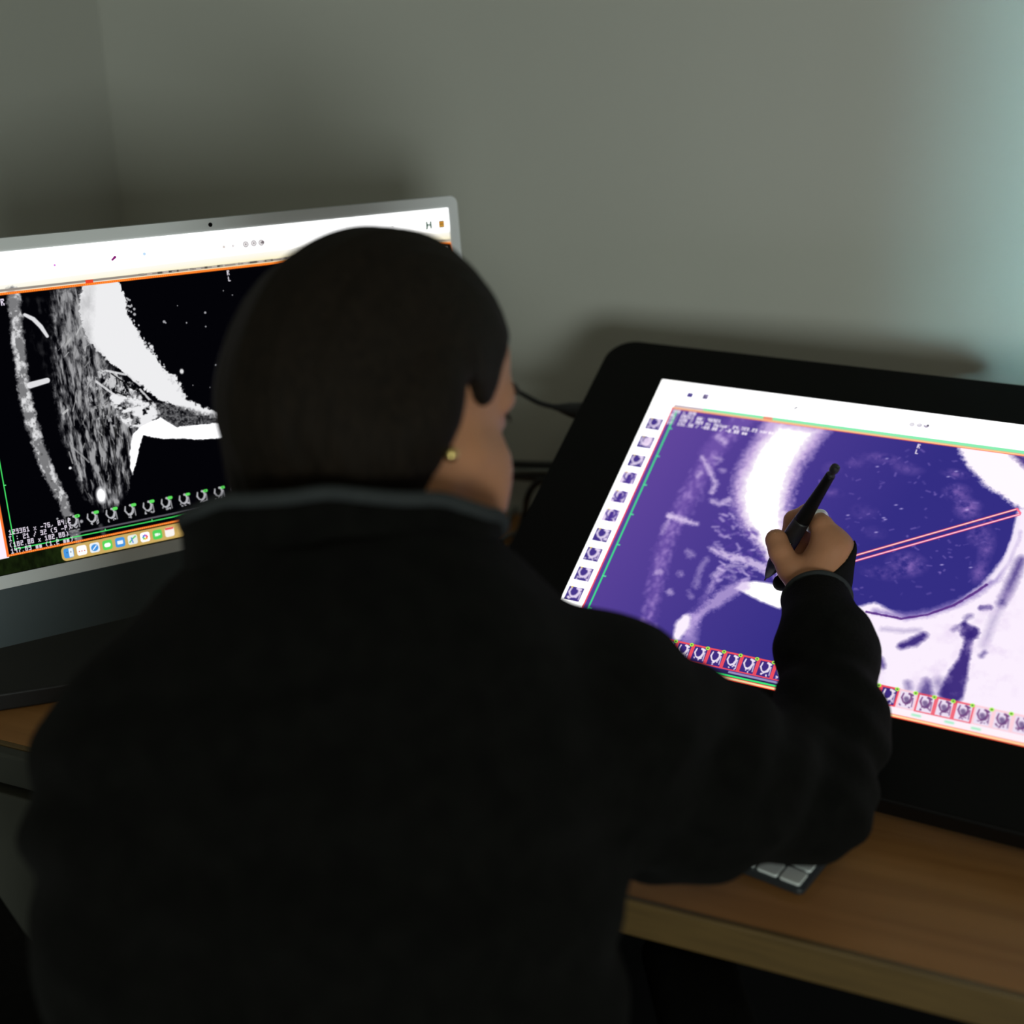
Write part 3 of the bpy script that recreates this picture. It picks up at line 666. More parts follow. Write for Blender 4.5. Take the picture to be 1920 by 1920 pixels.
# ================================================================== pen display (right)
S = 1.2
tX, tU, tN = basis(-0.48400, 1.02050)
tO = W((0.14034 * S, 1.19267 * S, -0.33582 * S))     # top-left corner of the lit screen
AW, AH = 0.5227 * S, 0.294 * S
LB, TB, BB = 0.0667 * S, 0.04545 * S, 0.0642 * S
frT = frame(tO, tX, tU, tN)
lowmid = tO + tX * AW / 2 - tU * (AH + BB)
tab = thing('pen_display', 'black wide bezelled drawing tablet display propped at a slant on the desk', 'display', (lowmid[0], lowmid[1] + .1, DZ))
outl = rr_pts(-LB, -AH - BB, AW + LB, TB, .033, 14)
child('housing', slab(outl, -.030, -.0012, frT, .004), M['black'], tab)
child('cover_glass', slab(rr_pts(-LB + .0015, -AH - BB + .0015, AW + LB - .0015, TB - .0015, .0315, 14), -.0012, .0004, frT), M['blackglass'], tab)['label'] = 'matte black glass front'
for sx in (0.12, AW - .12):                          # folding support legs behind, standing on the desk
    a = tO + tX * sx - tU * .10 - tN * .032
    b = np.array([a[0] + tN[0] * -.05, a[1] + .03, DZ + .0092])
    child('support_leg', tube([a, (a + b) / 2, b], [.009, .009, .008], 12), M['darkmetal'], tab, True)
for sx in (0.05, AW - .05):
    q = tO + tX * sx - tU * (AH + BB - .03) - tN * .03
    child('rubber_foot', tube([q, np.array([q[0], q[1] + .005, DZ + .0045])], [.012, .012], 14), M['cable'], tab, True)

pt = Panel(tO, tX, -tU, AW * 1000, AH * 1000, 2000)
pt.nzf = pt.vnoise(3.2, 5, octv=3)
m1 = pt.vnoise(11, 31, (1, 1.2), 4); m2 = pt.vnoise(5, 32, (1, 1), 3); m3 = pt.vnoise(2.6, 33, (1, 1.2), 2)
gx_ = np.clip(((np.arange(pt.nx) + .5) / pt.k)[None, :] / 330 + ((np.arange(pt.ny) + .5) / pt.k)[:, None] / 1100, 0, 1)[..., None]
pur = ink(106, 75, 162) * (1 - gx_) + ink(52, 46, 132) * gx_
pt.img[:] = pur
LIL = ink(252, 240, 255)
vt = pt.mm(1262.5, 767)[1] * .5 + pt.mm(1800, 839)[1] * .5       # top border of the picture
vl = pt.mm(1262.5, 767)[0] * .5 + pt.mm(1110, 1099)[0] * .5      # left border
R2 = lambda L_, c, a, sf, nz=0, mod=None: pt.poly(L_, c, a, sf, nz, mod=mod)
# right-hand soft tissue
R2([(1640, 1130), (1700, 1160), (1780, 1140), (1840, 1098), (1880, 1050), (1905, 1000), (1912, 955), (2010, 930), (2110, 1000), (2150, 1500), (1640, 1420), (1480, 1350), (1480, 1150), (1560, 1150)], LIL, 1, 4, 1)
R2([(1500, 1180), (1560, 1190), (1640, 1240), (1640, 1330), (1500, 1310)], ink(220, 200, 235), .8, 20, 6, np.clip(m1 * 2 - .5, 0, 1))
R2([(1795, 838), (1830, 800), (2150, 850), (2150, 1000), (1960, 965), (1920, 958), (1895, 944), (1870, 925), (1850, 915), (1830, 892), (1812, 872), (1803, 855)], ink(255, 244, 255), 1, 6, 3)
R2([(1893, 850), (1935, 858), (1990, 905), (1985, 925), (1925, 880)], ink(60, 40, 120), .9, 7, 2)
# femur outline arc
pt.stroke([(1908, 1000), (1892, 1045), (1868, 1085), (1832, 1113), (1795, 1133), (1745, 1150), (1700, 1157), (1640, 1147)], [5, 5, 6, 6, 7, 7, 7, 5], ink(150, 130, 195), .8, 6, 1.5)
pt.stroke([(1912, 962), (1903, 1010), (1885, 1055), (1862, 1085)], [5, 6, 5, 4], ink(250, 238, 255), .95, 3, .5)
pt.stroke([(1850, 1097), (1830, 1111), (1790, 1135), (1740, 1153), (1690, 1161), (1625, 1148)], 2.2, ink(85, 45, 130), .9, 1, .6)
# clouding in the bone
for px, py, rx, ry, a in ((1650, 860, 26, 9, .30), (1700, 880, 20, 10, .22), (1790, 890, 16, 8, .28), (1815, 955, 16, 16, .45), (1795, 925, 16, 14, .35), (1835, 1000, 12, 20, .30), (1850, 1030, 9, 26, .3), (1700, 1060, 22, 18, .40), (1650, 1075, 22, 10, .25),
                          (1605, 870, 16, 8, .2), (1560, 925, 14, 8, .2), (1640, 1000, 14, 10, .12), (1835, 1075, 10, 16, .3), (1560, 880, 12, 12, .15), (1620, 960, 16, 12, .12)):
    c = pt.mm(px, py); w_ = pt.win(c[0] - rx, c[1] - ry, c[0] + rx, c[1] + ry)
    if w_ is None: continue
    sl, X, Y = w_; k = np.hypot((X - c[0]) / rx, (Y - c[1]) / ry)
    pt.mixin(sl, a * 2.0 * np.clip(1 - k, 0, 1) * np.clip((m2[sl] * .6 + m1[sl] * .6 - .35) * 2.5, 0, 1), ink(165, 125, 200))
for _ in range(150):
    x = rng.uniform(1510, 1870); y = rng.uniform(830, 1120)
    if (x - 1690) ** 2 / 185 ** 2 + (y - 985) ** 2 / 150 ** 2 > 1: continue
    a = rng.uniform(0, 3); ln = rng.uniform(1, 9)
    pt.stroke([(x, y), (x + ln * math.cos(a), y + ln * .6 * math.sin(a))], rng.uniform(.8, 2.2), ink(170, 140, 215), rng.uniform(.12, .4), 1.6)
for px, py in ((1663, 861), (1645, 876), (1793, 885), (1778, 895), (1660, 975), (1643, 999), (1590, 967), (1680, 948), (1813, 957), (1657, 972), (1690, 955), (1820, 1065), (1766, 1060)): pt.blob(px, py, 2.6, 1.5, ink(205, 190, 240), .7, -20, .9)
# broad bright band on the left of the bone
R2([(1440, 780), (1560, 800), (1530, 840), (1505, 875), (1488, 920), (1480, 960), (1482, 1010), (1492, 1075), (1470, 1095), (1445, 1060), (1425, 1030), (1405, 1005), (1385, 975), (1374, 940), (1376, 900), (1392, 862), (1412, 830)], ink(222, 195, 238), .85, 12, 4)
R2([(1460, 800), (1530, 810), (1505, 845), (1484, 880), (1470, 930), (1466, 980), (1476, 1050), (1462, 1080), (1440, 1045), (1418, 1010), (1398, 975), (1390, 935), (1394, 900), (1412, 865), (1430, 830)], ink(255, 246, 255), 1, 9, 3)
# faint skin band on the far left
sb = [(1400, 782), (1362, 815), (1335, 850), (1318, 885), (1300, 915), (1282, 950), (1262, 985), (1248, 1020), (1236, 1065), (1228, 1110), (1215, 1165), (1205, 1200)]
pt.stroke(sb, [26, 24, 22, 18, 18, 16, 15, 14, 14, 12, 10, 8], ink(140, 105, 190), .42, 10, 4)
for _ in range(210):
    i = rng.integers(0, len(sb) - 1); t = rng.random(); q = np.array(sb[i]) * (1 - t) + np.array(sb[i + 1]) * t + rng.normal(0, 9, 2)
    a = rng.uniform(1.2, 2.6); ln = rng.uniform(3, 12)
    pt.stroke([q, q + ln * np.array([math.cos(a), math.sin(a)])], rng.uniform(1.5, 4), ink(185, 155, 220), rng.uniform(.1, .3), 3)
for L_, wd, a in (([(1316, 858), (1330, 882), (1342, 908), (1336, 925)], [4, 5, 5, 5], .8), ([(1256, 968), (1280, 975), (1308, 984)], [8, 7, 3], .9), ([(1258, 970), (1248, 985), (1243, 1000)], [5, 4, 3], .45),
                  ([(1334, 1030), (1365, 1044), (1400, 1052), (1440, 1068)], [6, 9, 9, 9], .9), ([(1345, 820), (1360, 830)], 6, .6), ([(1340, 858), (1352, 862), (1345, 870)], 4, .5), ([(1336, 940), (1350, 946), (1366, 938)], 6, .7),
                  ([(1309, 893), (1313, 888)], 6, .5), ([(1352, 882), (1358, 884)], 5, .5), ([(1290, 1034), (1300, 1042), (1292, 1044)], 5, .45), ([(1335, 1080), (1350, 1070), (1370, 1062), (1400, 1062)], [4, 6, 6, 6], .6),
                  ([(1330, 1110), (1340, 1085), (1355, 1070)], [4, 4, 3], .5), ([(1305, 1100), (1312, 1070), (1325, 1050)], 6, .4), ([(1292, 1110), (1298, 1120)], 4, .4), ([(1255, 1111), (1256, 1112)], 7, .6), ([(1232, 1075), (1238, 1073)], 6, .5), ([(1275, 1075), (1277, 1078)], 5, .5)):
    pt.stroke(L_, wd, ink(236, 216, 248), a * .85, 4.6, 2.2)
for _ in range(190):
    x = rng.uniform(1335, 1450); y = rng.uniform(945, 1090)
    if x > 1385 + (y - 945) * .55 or x < 1330 + max(0, (1000 - y)) * .3: continue
    a = rng.uniform(-.5, 1.2); ln = rng.uniform(3, 14)
    c = ink(225, 205, 245) if rng.random() < .68 else ink(90, 65, 160)
    pt.stroke([(x, y), (x + ln * math.cos(a), y + ln * math.sin(a))], rng.uniform(1.4, 3.6), c, rng.uniform(.2, .55), 2.2)
# lower tissue: plate under the hand, arcs and the small bright bone
R2([(1378, 1104), (1392, 1092), (1420, 1090), (1462, 1098), (1480, 1130), (1462, 1143), (1425, 1128)], ink(255, 250, 255), 1, 3, .6)
pt.stroke([(1392, 1098), (1365, 1112), (1345, 1128), (1325, 1142), (1300, 1165), (1290, 1190)], [14, 14, 13, 10, 7, 6], ink(215, 190, 238), .65, 7, 3)
pt.stroke([(1355, 1075), (1335, 1100), (1318, 1130), (1300, 1160)], [5, 6, 7, 8], ink(190, 160, 225), .3, 7, 4)
pt.stroke([(1300, 1160), (1292, 1200)], [14, 16], ink(205, 180, 235), .5, 7, 2)
pt.stroke([(1287, 1160), (1280, 1172), (1270, 1195)], [9, 14, 8], ink(252, 240, 255), 1, 4, .8)
# marks in the right-hand tissue
DK = ink(55, 38, 120)
for L_, wd, a, sf in (([(1690, 1212), (1712, 1205), (1732, 1192)], [6, 9, 7], .95, 5), ([(1808, 1172), (1818, 1186), (1826, 1184)], [6, 16, 8], .95, 4), ([(1820, 1190), (1808, 1235), (1795, 1270), (1784, 1300)], [6, 9, 16, 20], .95, 4),
                      ([(1915, 1050), (1900, 1085), (1888, 1112), (1878, 1132)], [7, 8, 8, 7], .75, 7), ([(1878, 1132), (1862, 1165), (1845, 1210)], [5, 5, 5], .3, 8), ([(1840, 1141), (1856, 1140)], 5, .9, 3), ([(1787, 1181), (1795, 1178)], 5, .6, 4), ([(1812, 1160), (1820, 1155)], 5, .5, 4),
                      ([(1840, 1231), (1846, 1224)], 4, .6, 4), ([(1737, 1280), (1735, 1300)], [7, 12], .85, 6), ([(1702, 1282), (1704, 1290)], 6, .55, 5), ([(1760, 1280), (1770, 1300)], 10, .45, 8), ([(1652, 1238), (1656, 1250)], 5, .7, 4), ([(1655, 1180), (1690, 1184), (1725, 1182)], 4, .25, 5)):
    pt.stroke(L_, wd, DK, a, sf, 1.2)
R2([(1780, 1150), (1900, 1100), (1900, 1300), (1700, 1300)], ink(225, 205, 238), .5, 20, 5, np.clip((m1 - .5) * 3, 0, 1))
# annotation lines
for a, b, c in (((1560, 1055), (1907, 955.5), (255, 165, 130)), ((1560, 1065), (1911, 965.5), (255, 130, 170))):
    pt.stroke([a, b], 2.6, ink(240, 70, 110), .9, .9); pt.stroke([a, b], 1.2, ink(*c) * .4 + .6, 1, .6)
pt.stroke([(1907, 955.5), (1913, 963)], 2, ink(255, 120, 150), 1, .8)
q = pt.mm(1724, 834); pt.text(q[0] - 1.5, q[1], 'R', 5.5, ink(255, 240, 255)); pt.text(q[0] - 1.5, q[1] + 7.5, 'L', 5.5, ink(255, 240, 255))
q = pt.mm(1170, 974); pt.text(q[0] - 4, q[1] - 3, 'A', 5.5, ink(255, 240, 255))
# bottom strip
ty0 = pt.mm(1402, 1249)[1] * .5 + pt.mm(1778, 1328)[1] * .5
x1 = pt.mm(1310, 1231)[0]; x2 = pt.mm(1435, 1255)[0]; pitch = (x2 - x1) / 4
wx = pt.mm(1640, 1340)[0] - 25
pt.rect(vl, ty0 + 10.5, wx, AH * 1000, ink(42, 34, 84)); pt.rect(wx, ty0 + 10.5, AW * 1000, AH * 1000, ink(255, 242, 250))
for k in range(-3, 32):
    cx = x1 + pitch * k
    if cx < vl + 8 or cx > AW * 1000 - 8: continue
    pale = k > 11
    pt.rect(cx - pitch / 2, ty0 - 9.6, cx + pitch / 2, ty0 + 9.6, ink(240, 78, 95) if not pale or k in (13, 14, 15) else ink(255, 205, 215), 1 if not pale else .85)
    pt.thumb(cx, ty0 + .3, pitch - 3.2, 16, ink(62, 44, 128) if not pale else ink(238, 225, 245), ink(250, 238, 250) if not pale else ink(120, 70, 130), 80 + k)
    if pale: pt.stroke([(cx - .5, ty0 - 1), (cx + .5, ty0 + 1)], 4.5, ink(92, 66, 120), .75, 2, mm=True)
    q = np.array([cx + pitch * .36, ty0 - 8.4]); pt.stroke([q, q + [.1, 0]], 3.8, ink(170, 255, 70), 1, .6, mm=True); pt.stroke([q, q + [.1, 0]], 1.5, ink(70, 60, 90), 1, .5, mm=True)
sa = pt.mm(1366, 1260); sb_ = pt.mm(1453, 1280); yy_ = (sa[1] + sb_[1]) / 2
pt.rect(sa[0], yy_ - 1.1, wx, yy_ + 1.1, ink(150, 140, 190))
ga = pt.mm(1313, 1256); gb = pt.mm(1450, 1285.5); yg = (ga[1] + gb[1]) / 2
pt.rect(ga[0] - 3, yg - 1, wx, yg + .9, ink(60, 235, 120))
for px, py in ((1718, 1342), (1780, 1355), (1830, 1367)): q = pt.mm(px, py); pt.stroke([q - [3, 0], q + [3, 0]], 2.2, ink(150, 240, 190), .8, 1.5, mm=True)
H_ = AH * 1000
pt.rect(vl - 2, H_ - 3.8, AW * 1000, H_, ink(255, 80, 55)); pt.rect(vl, H_ - 3.2, AW * 1000, H_ - 1.2, ink(255, 225, 170))
# toolbar, left column and borders
pt.rect(0, 0, AW * 1000, vt - 1.6, ink(255, 255, 255)); pt.rect(0, 0, vl - .6, H_, ink(255, 255, 253))
q = pt.mm(1318, 771)[0]
pt.rect(vl, vt - 6.0, AW * 1000, vt - 2.2, ink(200, 190, 200)); pt.rect(q, vt - 6.2, AW * 1000, vt - 2.0, ink(140, 240, 180))
q2 = pt.mm(1430, 788)[0]; pt.rect(q2, vt - 6.0, q2 + 10, vt - 1.8, ink(240, 150, 125))
pt.rect(vl - 1.2, vt - 2.0, AW * 1000, vt + .9, ink(255, 110, 80)); pt.rect(vl - .8, vt - 1.5, AW * 1000, vt - .1, ink(255, 225, 160))
pt.rect(vl - 1.0, vt - 1, vl + .8, H_, ink(248, 80, 100))
g = pt.mm(1269, 777)[0] * .5 + pt.mm(1120, 1099)[0] * .5
pt.rect(g - .8, vt + 2, g + .8, H_ - 22, ink(60, 235, 140))
for k in range(12): pt.rect(g - .5, vt + 28 + 40 * k, g + 3.5, vt + 29.4 + 40 * k, ink(90, 240, 160))
for k, (cx, cy) in enumerate(((1227, 796), (1211, 830), (1194, 865), (1179, 897), (1162, 932), (1146, 967), (1129, 1004), (1112, 1040), (1095, 1077), (1077, 1114), (1060, 1150))):
    c = pt.mm(cx, cy)
    pt.thumb(c[0], c[1], 16.5, 16.5, ink(72, 55, 140) if k not in (3, 4, 5) else ink(235, 218, 245), ink(242, 228, 250) if k not in (3, 4, 5) else ink(80, 60, 150), 200 + k)
    if k in (3, 4, 5): pt.stroke([c - [0, 3], c + [0, 2]], 4.6, ink(76, 52, 145), 1, .8, mm=True); pt.stroke([c + [-3, 6], c + [3, 6]], 3, ink(76, 52, 145), 1, .8, mm=True)
    if k == 1: pt.rect(c[0] - 3, c[1] - 6, c[0] + 5.5, c[1] + 5, ink(245, 225, 250), .9, 2)
    pt.rect(c[0] - 6, c[1] - 8.6, c[0] - 4, c[1] - 6.8, ink(255, 225, 60), .9)
for k, t in enumerate(('320 x 320', 'WL: 20311 WW: 46921', 'XY: 120 / 309 px Value: 24,723.23 normalized', 'XY: 151.50 / -60.00 / -0.00 mm')): pt.text(vl + 1.5 - .2 * k, vt + 1.6 + 5.6 * k, t, 4.5, ink(255, 246, 255))
q = pt.mm(1294, 742); pt.rect(q[0] - 3.4, q[1] - 3.4, q[0] + 3.4, q[1] + 3.4, ink(78, 66, 140))
q = pt.mm(1323, 745); pt.rect(q[0] - 3.2, q[1] - 4, q[0] + 3.2, q[1] + 4, ink(150, 140, 180)); pt.stroke([q + [-2, -2], q + [-1, 2], q + [2, 1]], 1.6, ink(60, 50, 90), 1, .6, mm=True)
pt.blob(1251, 719, 1, 1, ink(30, 30, 40)); q = pt.mm(1243, 737); pt.rect(q[0] - 2.4, q[1] - 2, q[0] - .8, q[1] + 2, ink(120, 120, 160)); pt.rect(q[0] + .8, q[1] - 2, q[0] + 2.2, q[1] + 2, ink(120, 120, 160))
pt.stroke([(1489, 768), (1494, 765)], [1.4, 2.4], ink(50, 45, 70)); pt.blob(1405, 755, 1.4, .9, ink(110, 105, 120)); pt.blob(1542, 772, 1, 1, ink(215, 210, 220)); pt.blob(1682, 775, 1, .8, ink(200, 195, 205))
for px, a in ((1710, .5), (1724, .6), (1737, .9)):
    pt.blob(px, 797 + (px - 1710) * .1, 3.2, 3.2, ink(170, 160, 185), a, 0, .3); pt.blob(px - .5, 797, 2, 2, ink(255, 255, 255), a, 0, .3)
pt.blob(1740, 799, 1.4, 1.8, ink(60, 55, 75), .9)
pt.blob(1272, 738, 2, 1.5, ink(255, 250, 190), .7); pt.blob(1240, 752, 4, 1.5, ink(255, 248, 180), .6)
screen_object(pt, 'screen', tab, frame(tO, tX, tU, tN), AW, AH, 2.0, .0010)


# ================================================================== small things on the desk
def on_desk(px, py, h=0.0):
    d = ray(px, py); return EYE + d * ((DZ + h - EYE[2]) / d[2])
def on_wall(px, py, off=0.0):
    d = ray(px, py); return EYE + d * ((YB - off) / d[1])
def on_tab(px, py, off=0.0):
    d = ray(px, py); return EYE + d * (((tO - EYE) @ tN) / (d @ tN)) + tN * off

kc = W((0.2238, 0.8616, 0)); kc[2] = DZ
ka = math.radians(144); ku = RZ @ np.array([math.cos(ka), math.sin(ka), 0]); kv = RZ @ np.array([math.cos(ka - math.pi / 2), math.sin(ka - math.pi / 2), 0])
frK = frame(kc, -ku, kv, (0, 0, 1))            # x runs right-to-left negative, y away
kb = thing('keyboard', 'slim computer keyboard with pale keys half hidden under the sleeve', 'keyboard', tuple(kc))
child('shell', slab(rr_pts(-.268, 0, 0, .108, .006), .0004, .0055, frK, .001), M['keybase'], kb)['label'] = 'dark metal shell'
for r_ in range(5):
    x = -.0045; wd_ = [[.0175] * 14, [.0175] * 14, [.028] + [.0165] * 12, [.034] + [.0165] * 11, [.0175] * 4 + [.020, .105, .020] + [.0175] * 2][r_]
    for wk in wd_:
        if x - wk < -.266: break
        child('key', slab(rr_pts(x - wk, .004 + r_ * .0205, x, .0215 + r_ * .0205, .0022, 4), .0056, .0078, frK, .0005), M['key'], kb)
        x -= wk + .002

q0, q1 = on_desk(0, 1335), on_desk(90, 1321)
dx = (q1 - q0) / np.linalg.norm(q1 - q0); dy = np.array([-dx[1], dx[0], 0])
frB = frame(q0, dx, dy, (0, 0, 1))
tag(link('monitor_riser', slab(rr_pts(-.14, 0, .36, .29, .012), .0006, .0195, frB, .002), M['darkmetal']), 'low flat dark riser on the desk under the pale bezelled computer', 'riser')

def cable(name, label, pts, r, m, group='cables behind the pen display'):
    o = link(name, tube(pts, r, 10), M[m], smooth=True); return tag(o, label, 'cable', group)
back = lambda px, py, t: on_wall(px, py, .02) * (1 - t) + on_tab(px, py, -.02) * t
pl = thing('power_cable', 'thin black cable with thick plug entering the display beside the face', 'cable', tuple(on_tab(1095, 752, -.016)), 'cables behind the pen display')
plug = [back(1032, 742, .93), back(1040, 743, .94), back(1062, 746, .97), back(1082, 749, .99), on_tab(1112, 753, -.018)]
child('plug', tube(plug, [.0035, .0042, .0085, .0105, .0105], 16), M['cable'], pl, True)
child('cord', tube([on_wall(845, 640, .05), on_wall(900, 688, .07), back(950, 712, .6), back(975, 722, .8), back(1005, 736, .88), back(1036, 742.5, .935)], .0031, 10), M['cable'], pl, True)
cable('cable', 'upper black cable of the bundle between cheek and display', [on_wall(900, 890, .04), on_wall(950, 872, .05), back(1000, 866, .3), back(1050, 862, .55)], .0052, 'cable')
cable('cable', 'middle grey cable of the bundle between cheek and display', [on_wall(900, 902, .05), on_wall(950, 888, .06), back(985, 876, .35), back(1050, 872, .6)], .0030, 'cableg')
cable('cable', 'lower black cable of the bundle between cheek and display', [on_wall(900, 902, .04), on_wall(950, 893, .05), back(990, 888, .32), back(1050, 884, .58)], .0058, 'cable')
cable('cable', 'black cable dropping from the bundle onto the desk', [back(1030, 892, .5), back(1010, 893, .45), back(994, 908, .4), back(985, 930, .35), on_desk(984, 962, .02), on_desk(968, 1010, .006), on_desk(945, 1035, .006), on_desk(935, 1015, .006)], .0042, 'cable')
cable('cable', 'grey cable slanting down behind the collar tip', [on_desk(1010, 905, .03), on_desk(985, 935, .015), on_desk(965, 955, .005), on_desk(940, 985, .005), on_desk(900, 1010, .005)], .0034, 'cableg')
cable('cable', 'grey cable looped on the desk beside the collar', [on_desk(990, 1010, .006), on_desk(968, 1000, .006), on_desk(942, 1010, .006), on_desk(930, 1035, .006), on_desk(938, 1060, .006), on_desk(965, 1075, .006)], .0030, 'cableg')

# ================================================================== the person
def cpt(x, y, z): return W((x, y, z))
pers = thing('person', 'person in a black fleece jacket seen from behind drawing on the pen display', 'person', tuple(cpt(-.12, .85, -1.402)))
phi, hp = math.radians(46), math.radians(20)
hf = RZ @ np.array([math.sin(phi) * math.cos(hp), math.cos(phi) * math.cos(hp), -math.sin(hp)])
hr = RZ @ np.array([math.cos(phi), -math.sin(phi), 0]); hu = np.cross(hr, hf)
rl = math.radians(-5)                                        # head tipped a little to its left
hr, hu = math.cos(rl) * hr - math.sin(rl) * hu, math.sin(rl) * hr + math.cos(rl) * hu
HR = np.array([hf, hr, hu])
Hc = P(726, 741, .94)
H = lambda f, r, u: Hc + f * hf + r * hr + u * hu
cf = RZ @ np.array([0, 1.0, 0]); cx_ = RZ @ np.array([1.0, 0, 0])

# pen (also places the grip)
tipP, endP = on_tab(1434, 1090, .0018), P(1568, 874, 1.17)
pen = lambda t: tipP * (1 - t) + endP * t

def arm_hand(B):
    "right hand closed on the pen"
    B.chain([P(1545, 1330, 1.085), P(1540, 1200, 1.155), P(1534, 1112, 1.212)], [.030, .027, .024], .01)
    B.chain([P(1534, 1112, 1.212), P(1543, 1075, 1.215), P(1560, 1030, 1.212)], [.024, .0240, .0175], .008)
    B.chain([P(1560, 1030, 1.212), P(1541, 986, 1.216)], [.0175, .0102], .012)
    B.cap(P(1508, 1092, 1.213), P(1484, 1068, 1.214), .0155, .0125, .008)
    B.chain([P(1484, 1068, 1.214), P(1464, 1036, 1.221), P(1456, 1013, 1.228)], [.0122, .0104, .0106], .004)
    B.chain([P(1541, 986, 1.216), P(1515, 963, 1.238), P(1488, 975, 1.251), P(1480, 1001, 1.256)], [.0100, .0092, .0088, .0078], .003)
    B.chain([P(1562, 1010, 1.222), P(1531, 988, 1.250), P(1508, 1012, 1.263), P(1494, 1040, 1.262)], [.0105, .0090, .0080, .0072], .003)
    B.chain([P(1572, 1030, 1.228), P(1547, 1014, 1.260), P(1517, 1038, 1.266), P(1500, 1062, 1.262)], [.0105, .0086, .0078, .0070], .003)
    B.chain([P(1576, 1052, 1.228), P(1549, 1042, 1.256), P(1505, 1068, 1.258), P(1466, 1092, 1.262)], [.0100, .0078, .0070, .0062], .003)

lo = cpt(-.12, .85, 0) - np.array([.42, .42, 0])
B = SDF((-.86, .30, .01), (-.05, 1.42, 1.34), .0062, ((-.285, -.12, .0027), (1.07, 1.235, .0027), (.835, 1.0, .0027)))
# head
B.ell(H(-.012, 0, .022), HR, (.093, .072, .087))
B.ell(H(.028, 0, -.035), HR, (.062, .062, .082), .02)
B.ell(H(.040, 0, .032), HR, (.049, .055, .048), .02)
for sgn in (-1, 1):
    B.cap(H(.005, sgn * .055, -.055), H(.060, sgn * .020, -.106), .017, .016, .03)      # jaw
    B.cap(H(.058, sgn * .047, -.036), H(.030, sgn * .060, -.032), .020, .014, .02)      # cheekbone
    B.cap(H(.082, sgn * .012, .012), H(.068, sgn * .048, .012), .009, .008, .015)       # brow ridge
    B.ell(H(.080, sgn * .031, -.004), HR, (.012, .015, .010), .012, 'cut')              # socket
    B.ell(H(.0705, sgn * .031, -.005), HR, (.0148, .0148, .0130), .003); B.ell(H(.089, sgn * .031, -.004), HR, (.005, .010, .0030), .001, 'cut')                  # eyeball with lids
    B.ell(H(.055, sgn * .045, -.064), HR, (.026, .026, .032), .02)                      # cheek
B.ell(H(.074, 0, -.110), HR, (.018, .022, .016), .02)                                    # chin
B.cap(H(.086, 0, .0), H(.112, 0, -.040), .008, .0115, .012)                              # nose
for sgn in (-1, 1): B.ell(H(.100, sgn * .011, -.046), HR, (.011, .007, .008), .006)
B.ell(H(.090, 0, -.075), HR, (.010, .023, .006), .006); B.ell(H(.088, 0, -.085), HR, (.010, .020, .007), .004)
B.cap(H(.104, -.02, -.080), H(.104, .02, -.080), .0015, .0015, .003, 'cut')
for sgn in (-1, 1):                                                                      # ears
    eR = np.array([hf * .94 + sgn * hr * .34, -sgn * hf * .34 + hr * .94, hu])
    B.ell(H(-.022, sgn * .077, -.001), eR, (.018, .007, .030), .003)
    B.ell(H(-.017, sgn * .084, .003), eR, (.010, .006, .019), .003, 'cut')
    B.ell(H(-.013, sgn * .0765, -.028), eR, (.0095, .0065, .012), .003)
    B.cap(H(-.009, sgn * .075, -.008), H(-.011, sgn * .077, -.003), .004, .003, .003)
# neck and trunk
NB = P(640, 1100, .905)
B.cap(H(-.025, 0, -.06), NB, .056, .060, .02)
B.cap(H(.02, 0, -.09), P(720, 1060, .96), .040, .045, .02)
ch_ = cpt(-.115, .805, -.475); pv = cpt(-.125, .765, -.80)
B.cap(NB + np.array([0, 0, -.05]), ch_, .085, .125, .04, sq=(cf, 1.35)); B.cap(ch_, pv, .125, .135, .04, sq=(cf, 1.35))
SL, SR = P(272, 1412, .875), P(1100, 1345, .955)
EL, ER = P(255, 1790, .84), P(1512, 1490, 1.03)
B.chain([ch_ + np.array([0, 0, .08]), SL, EL], [.06, .044, .036], .03)
B.chain([ch_ + np.array([0, 0, .08]), SR, P(1310, 1430, .99), ER, P(1545, 1330, 1.085)], [.06, .046, .044, .034, .030], .02)
LW = cpt(-.20, .935, -.765)
B.chain([EL, LW], [.034, .022], .01)
LH = cpt(-.155, 1.00, -.775)
B.cap(LW, LH, .022, .020, .012, sq=((0, 0, 1), 1.5))
for k in range(4):
    o_ = RZ @ np.array([-.026 + .0185 * k, .0, .0]); q = RZ @ np.array([.028, .075 - abs(k - 1.4) * .006, -.012])
    B.chain([LH + o_, LH + o_ + q * .55 + np.array([0, 0, .006]), LH + o_ + q], [.0092, .0088, .0074], .003)
B.chain([LW + RZ @ np.array([.015, .02, 0]), LW + RZ @ np.array([.045, .04, -.004]), LW + RZ @ np.array([.062, .075, -.008])], [.013, .0105, .009], .008)
for sgn, kx in ((-1, -.235), (1, .0)):
    hip = pv + RZ @ np.array([sgn * .085, 0, -.03]); knee = cpt(kx, 1.17, -.845); ank = cpt(kx, 1.13, -1.315)
    B.chain([hip, knee, ank], [.082, .056, .038], .02)
    B.cap(ank + np.array([0, 0, -.03]), ank + RZ @ np.array([0, .15, -.045]), .036, .024, .01)
arm_hand(B)
body = child('body', B.mesh(), M['skin'], pers, True)
del B

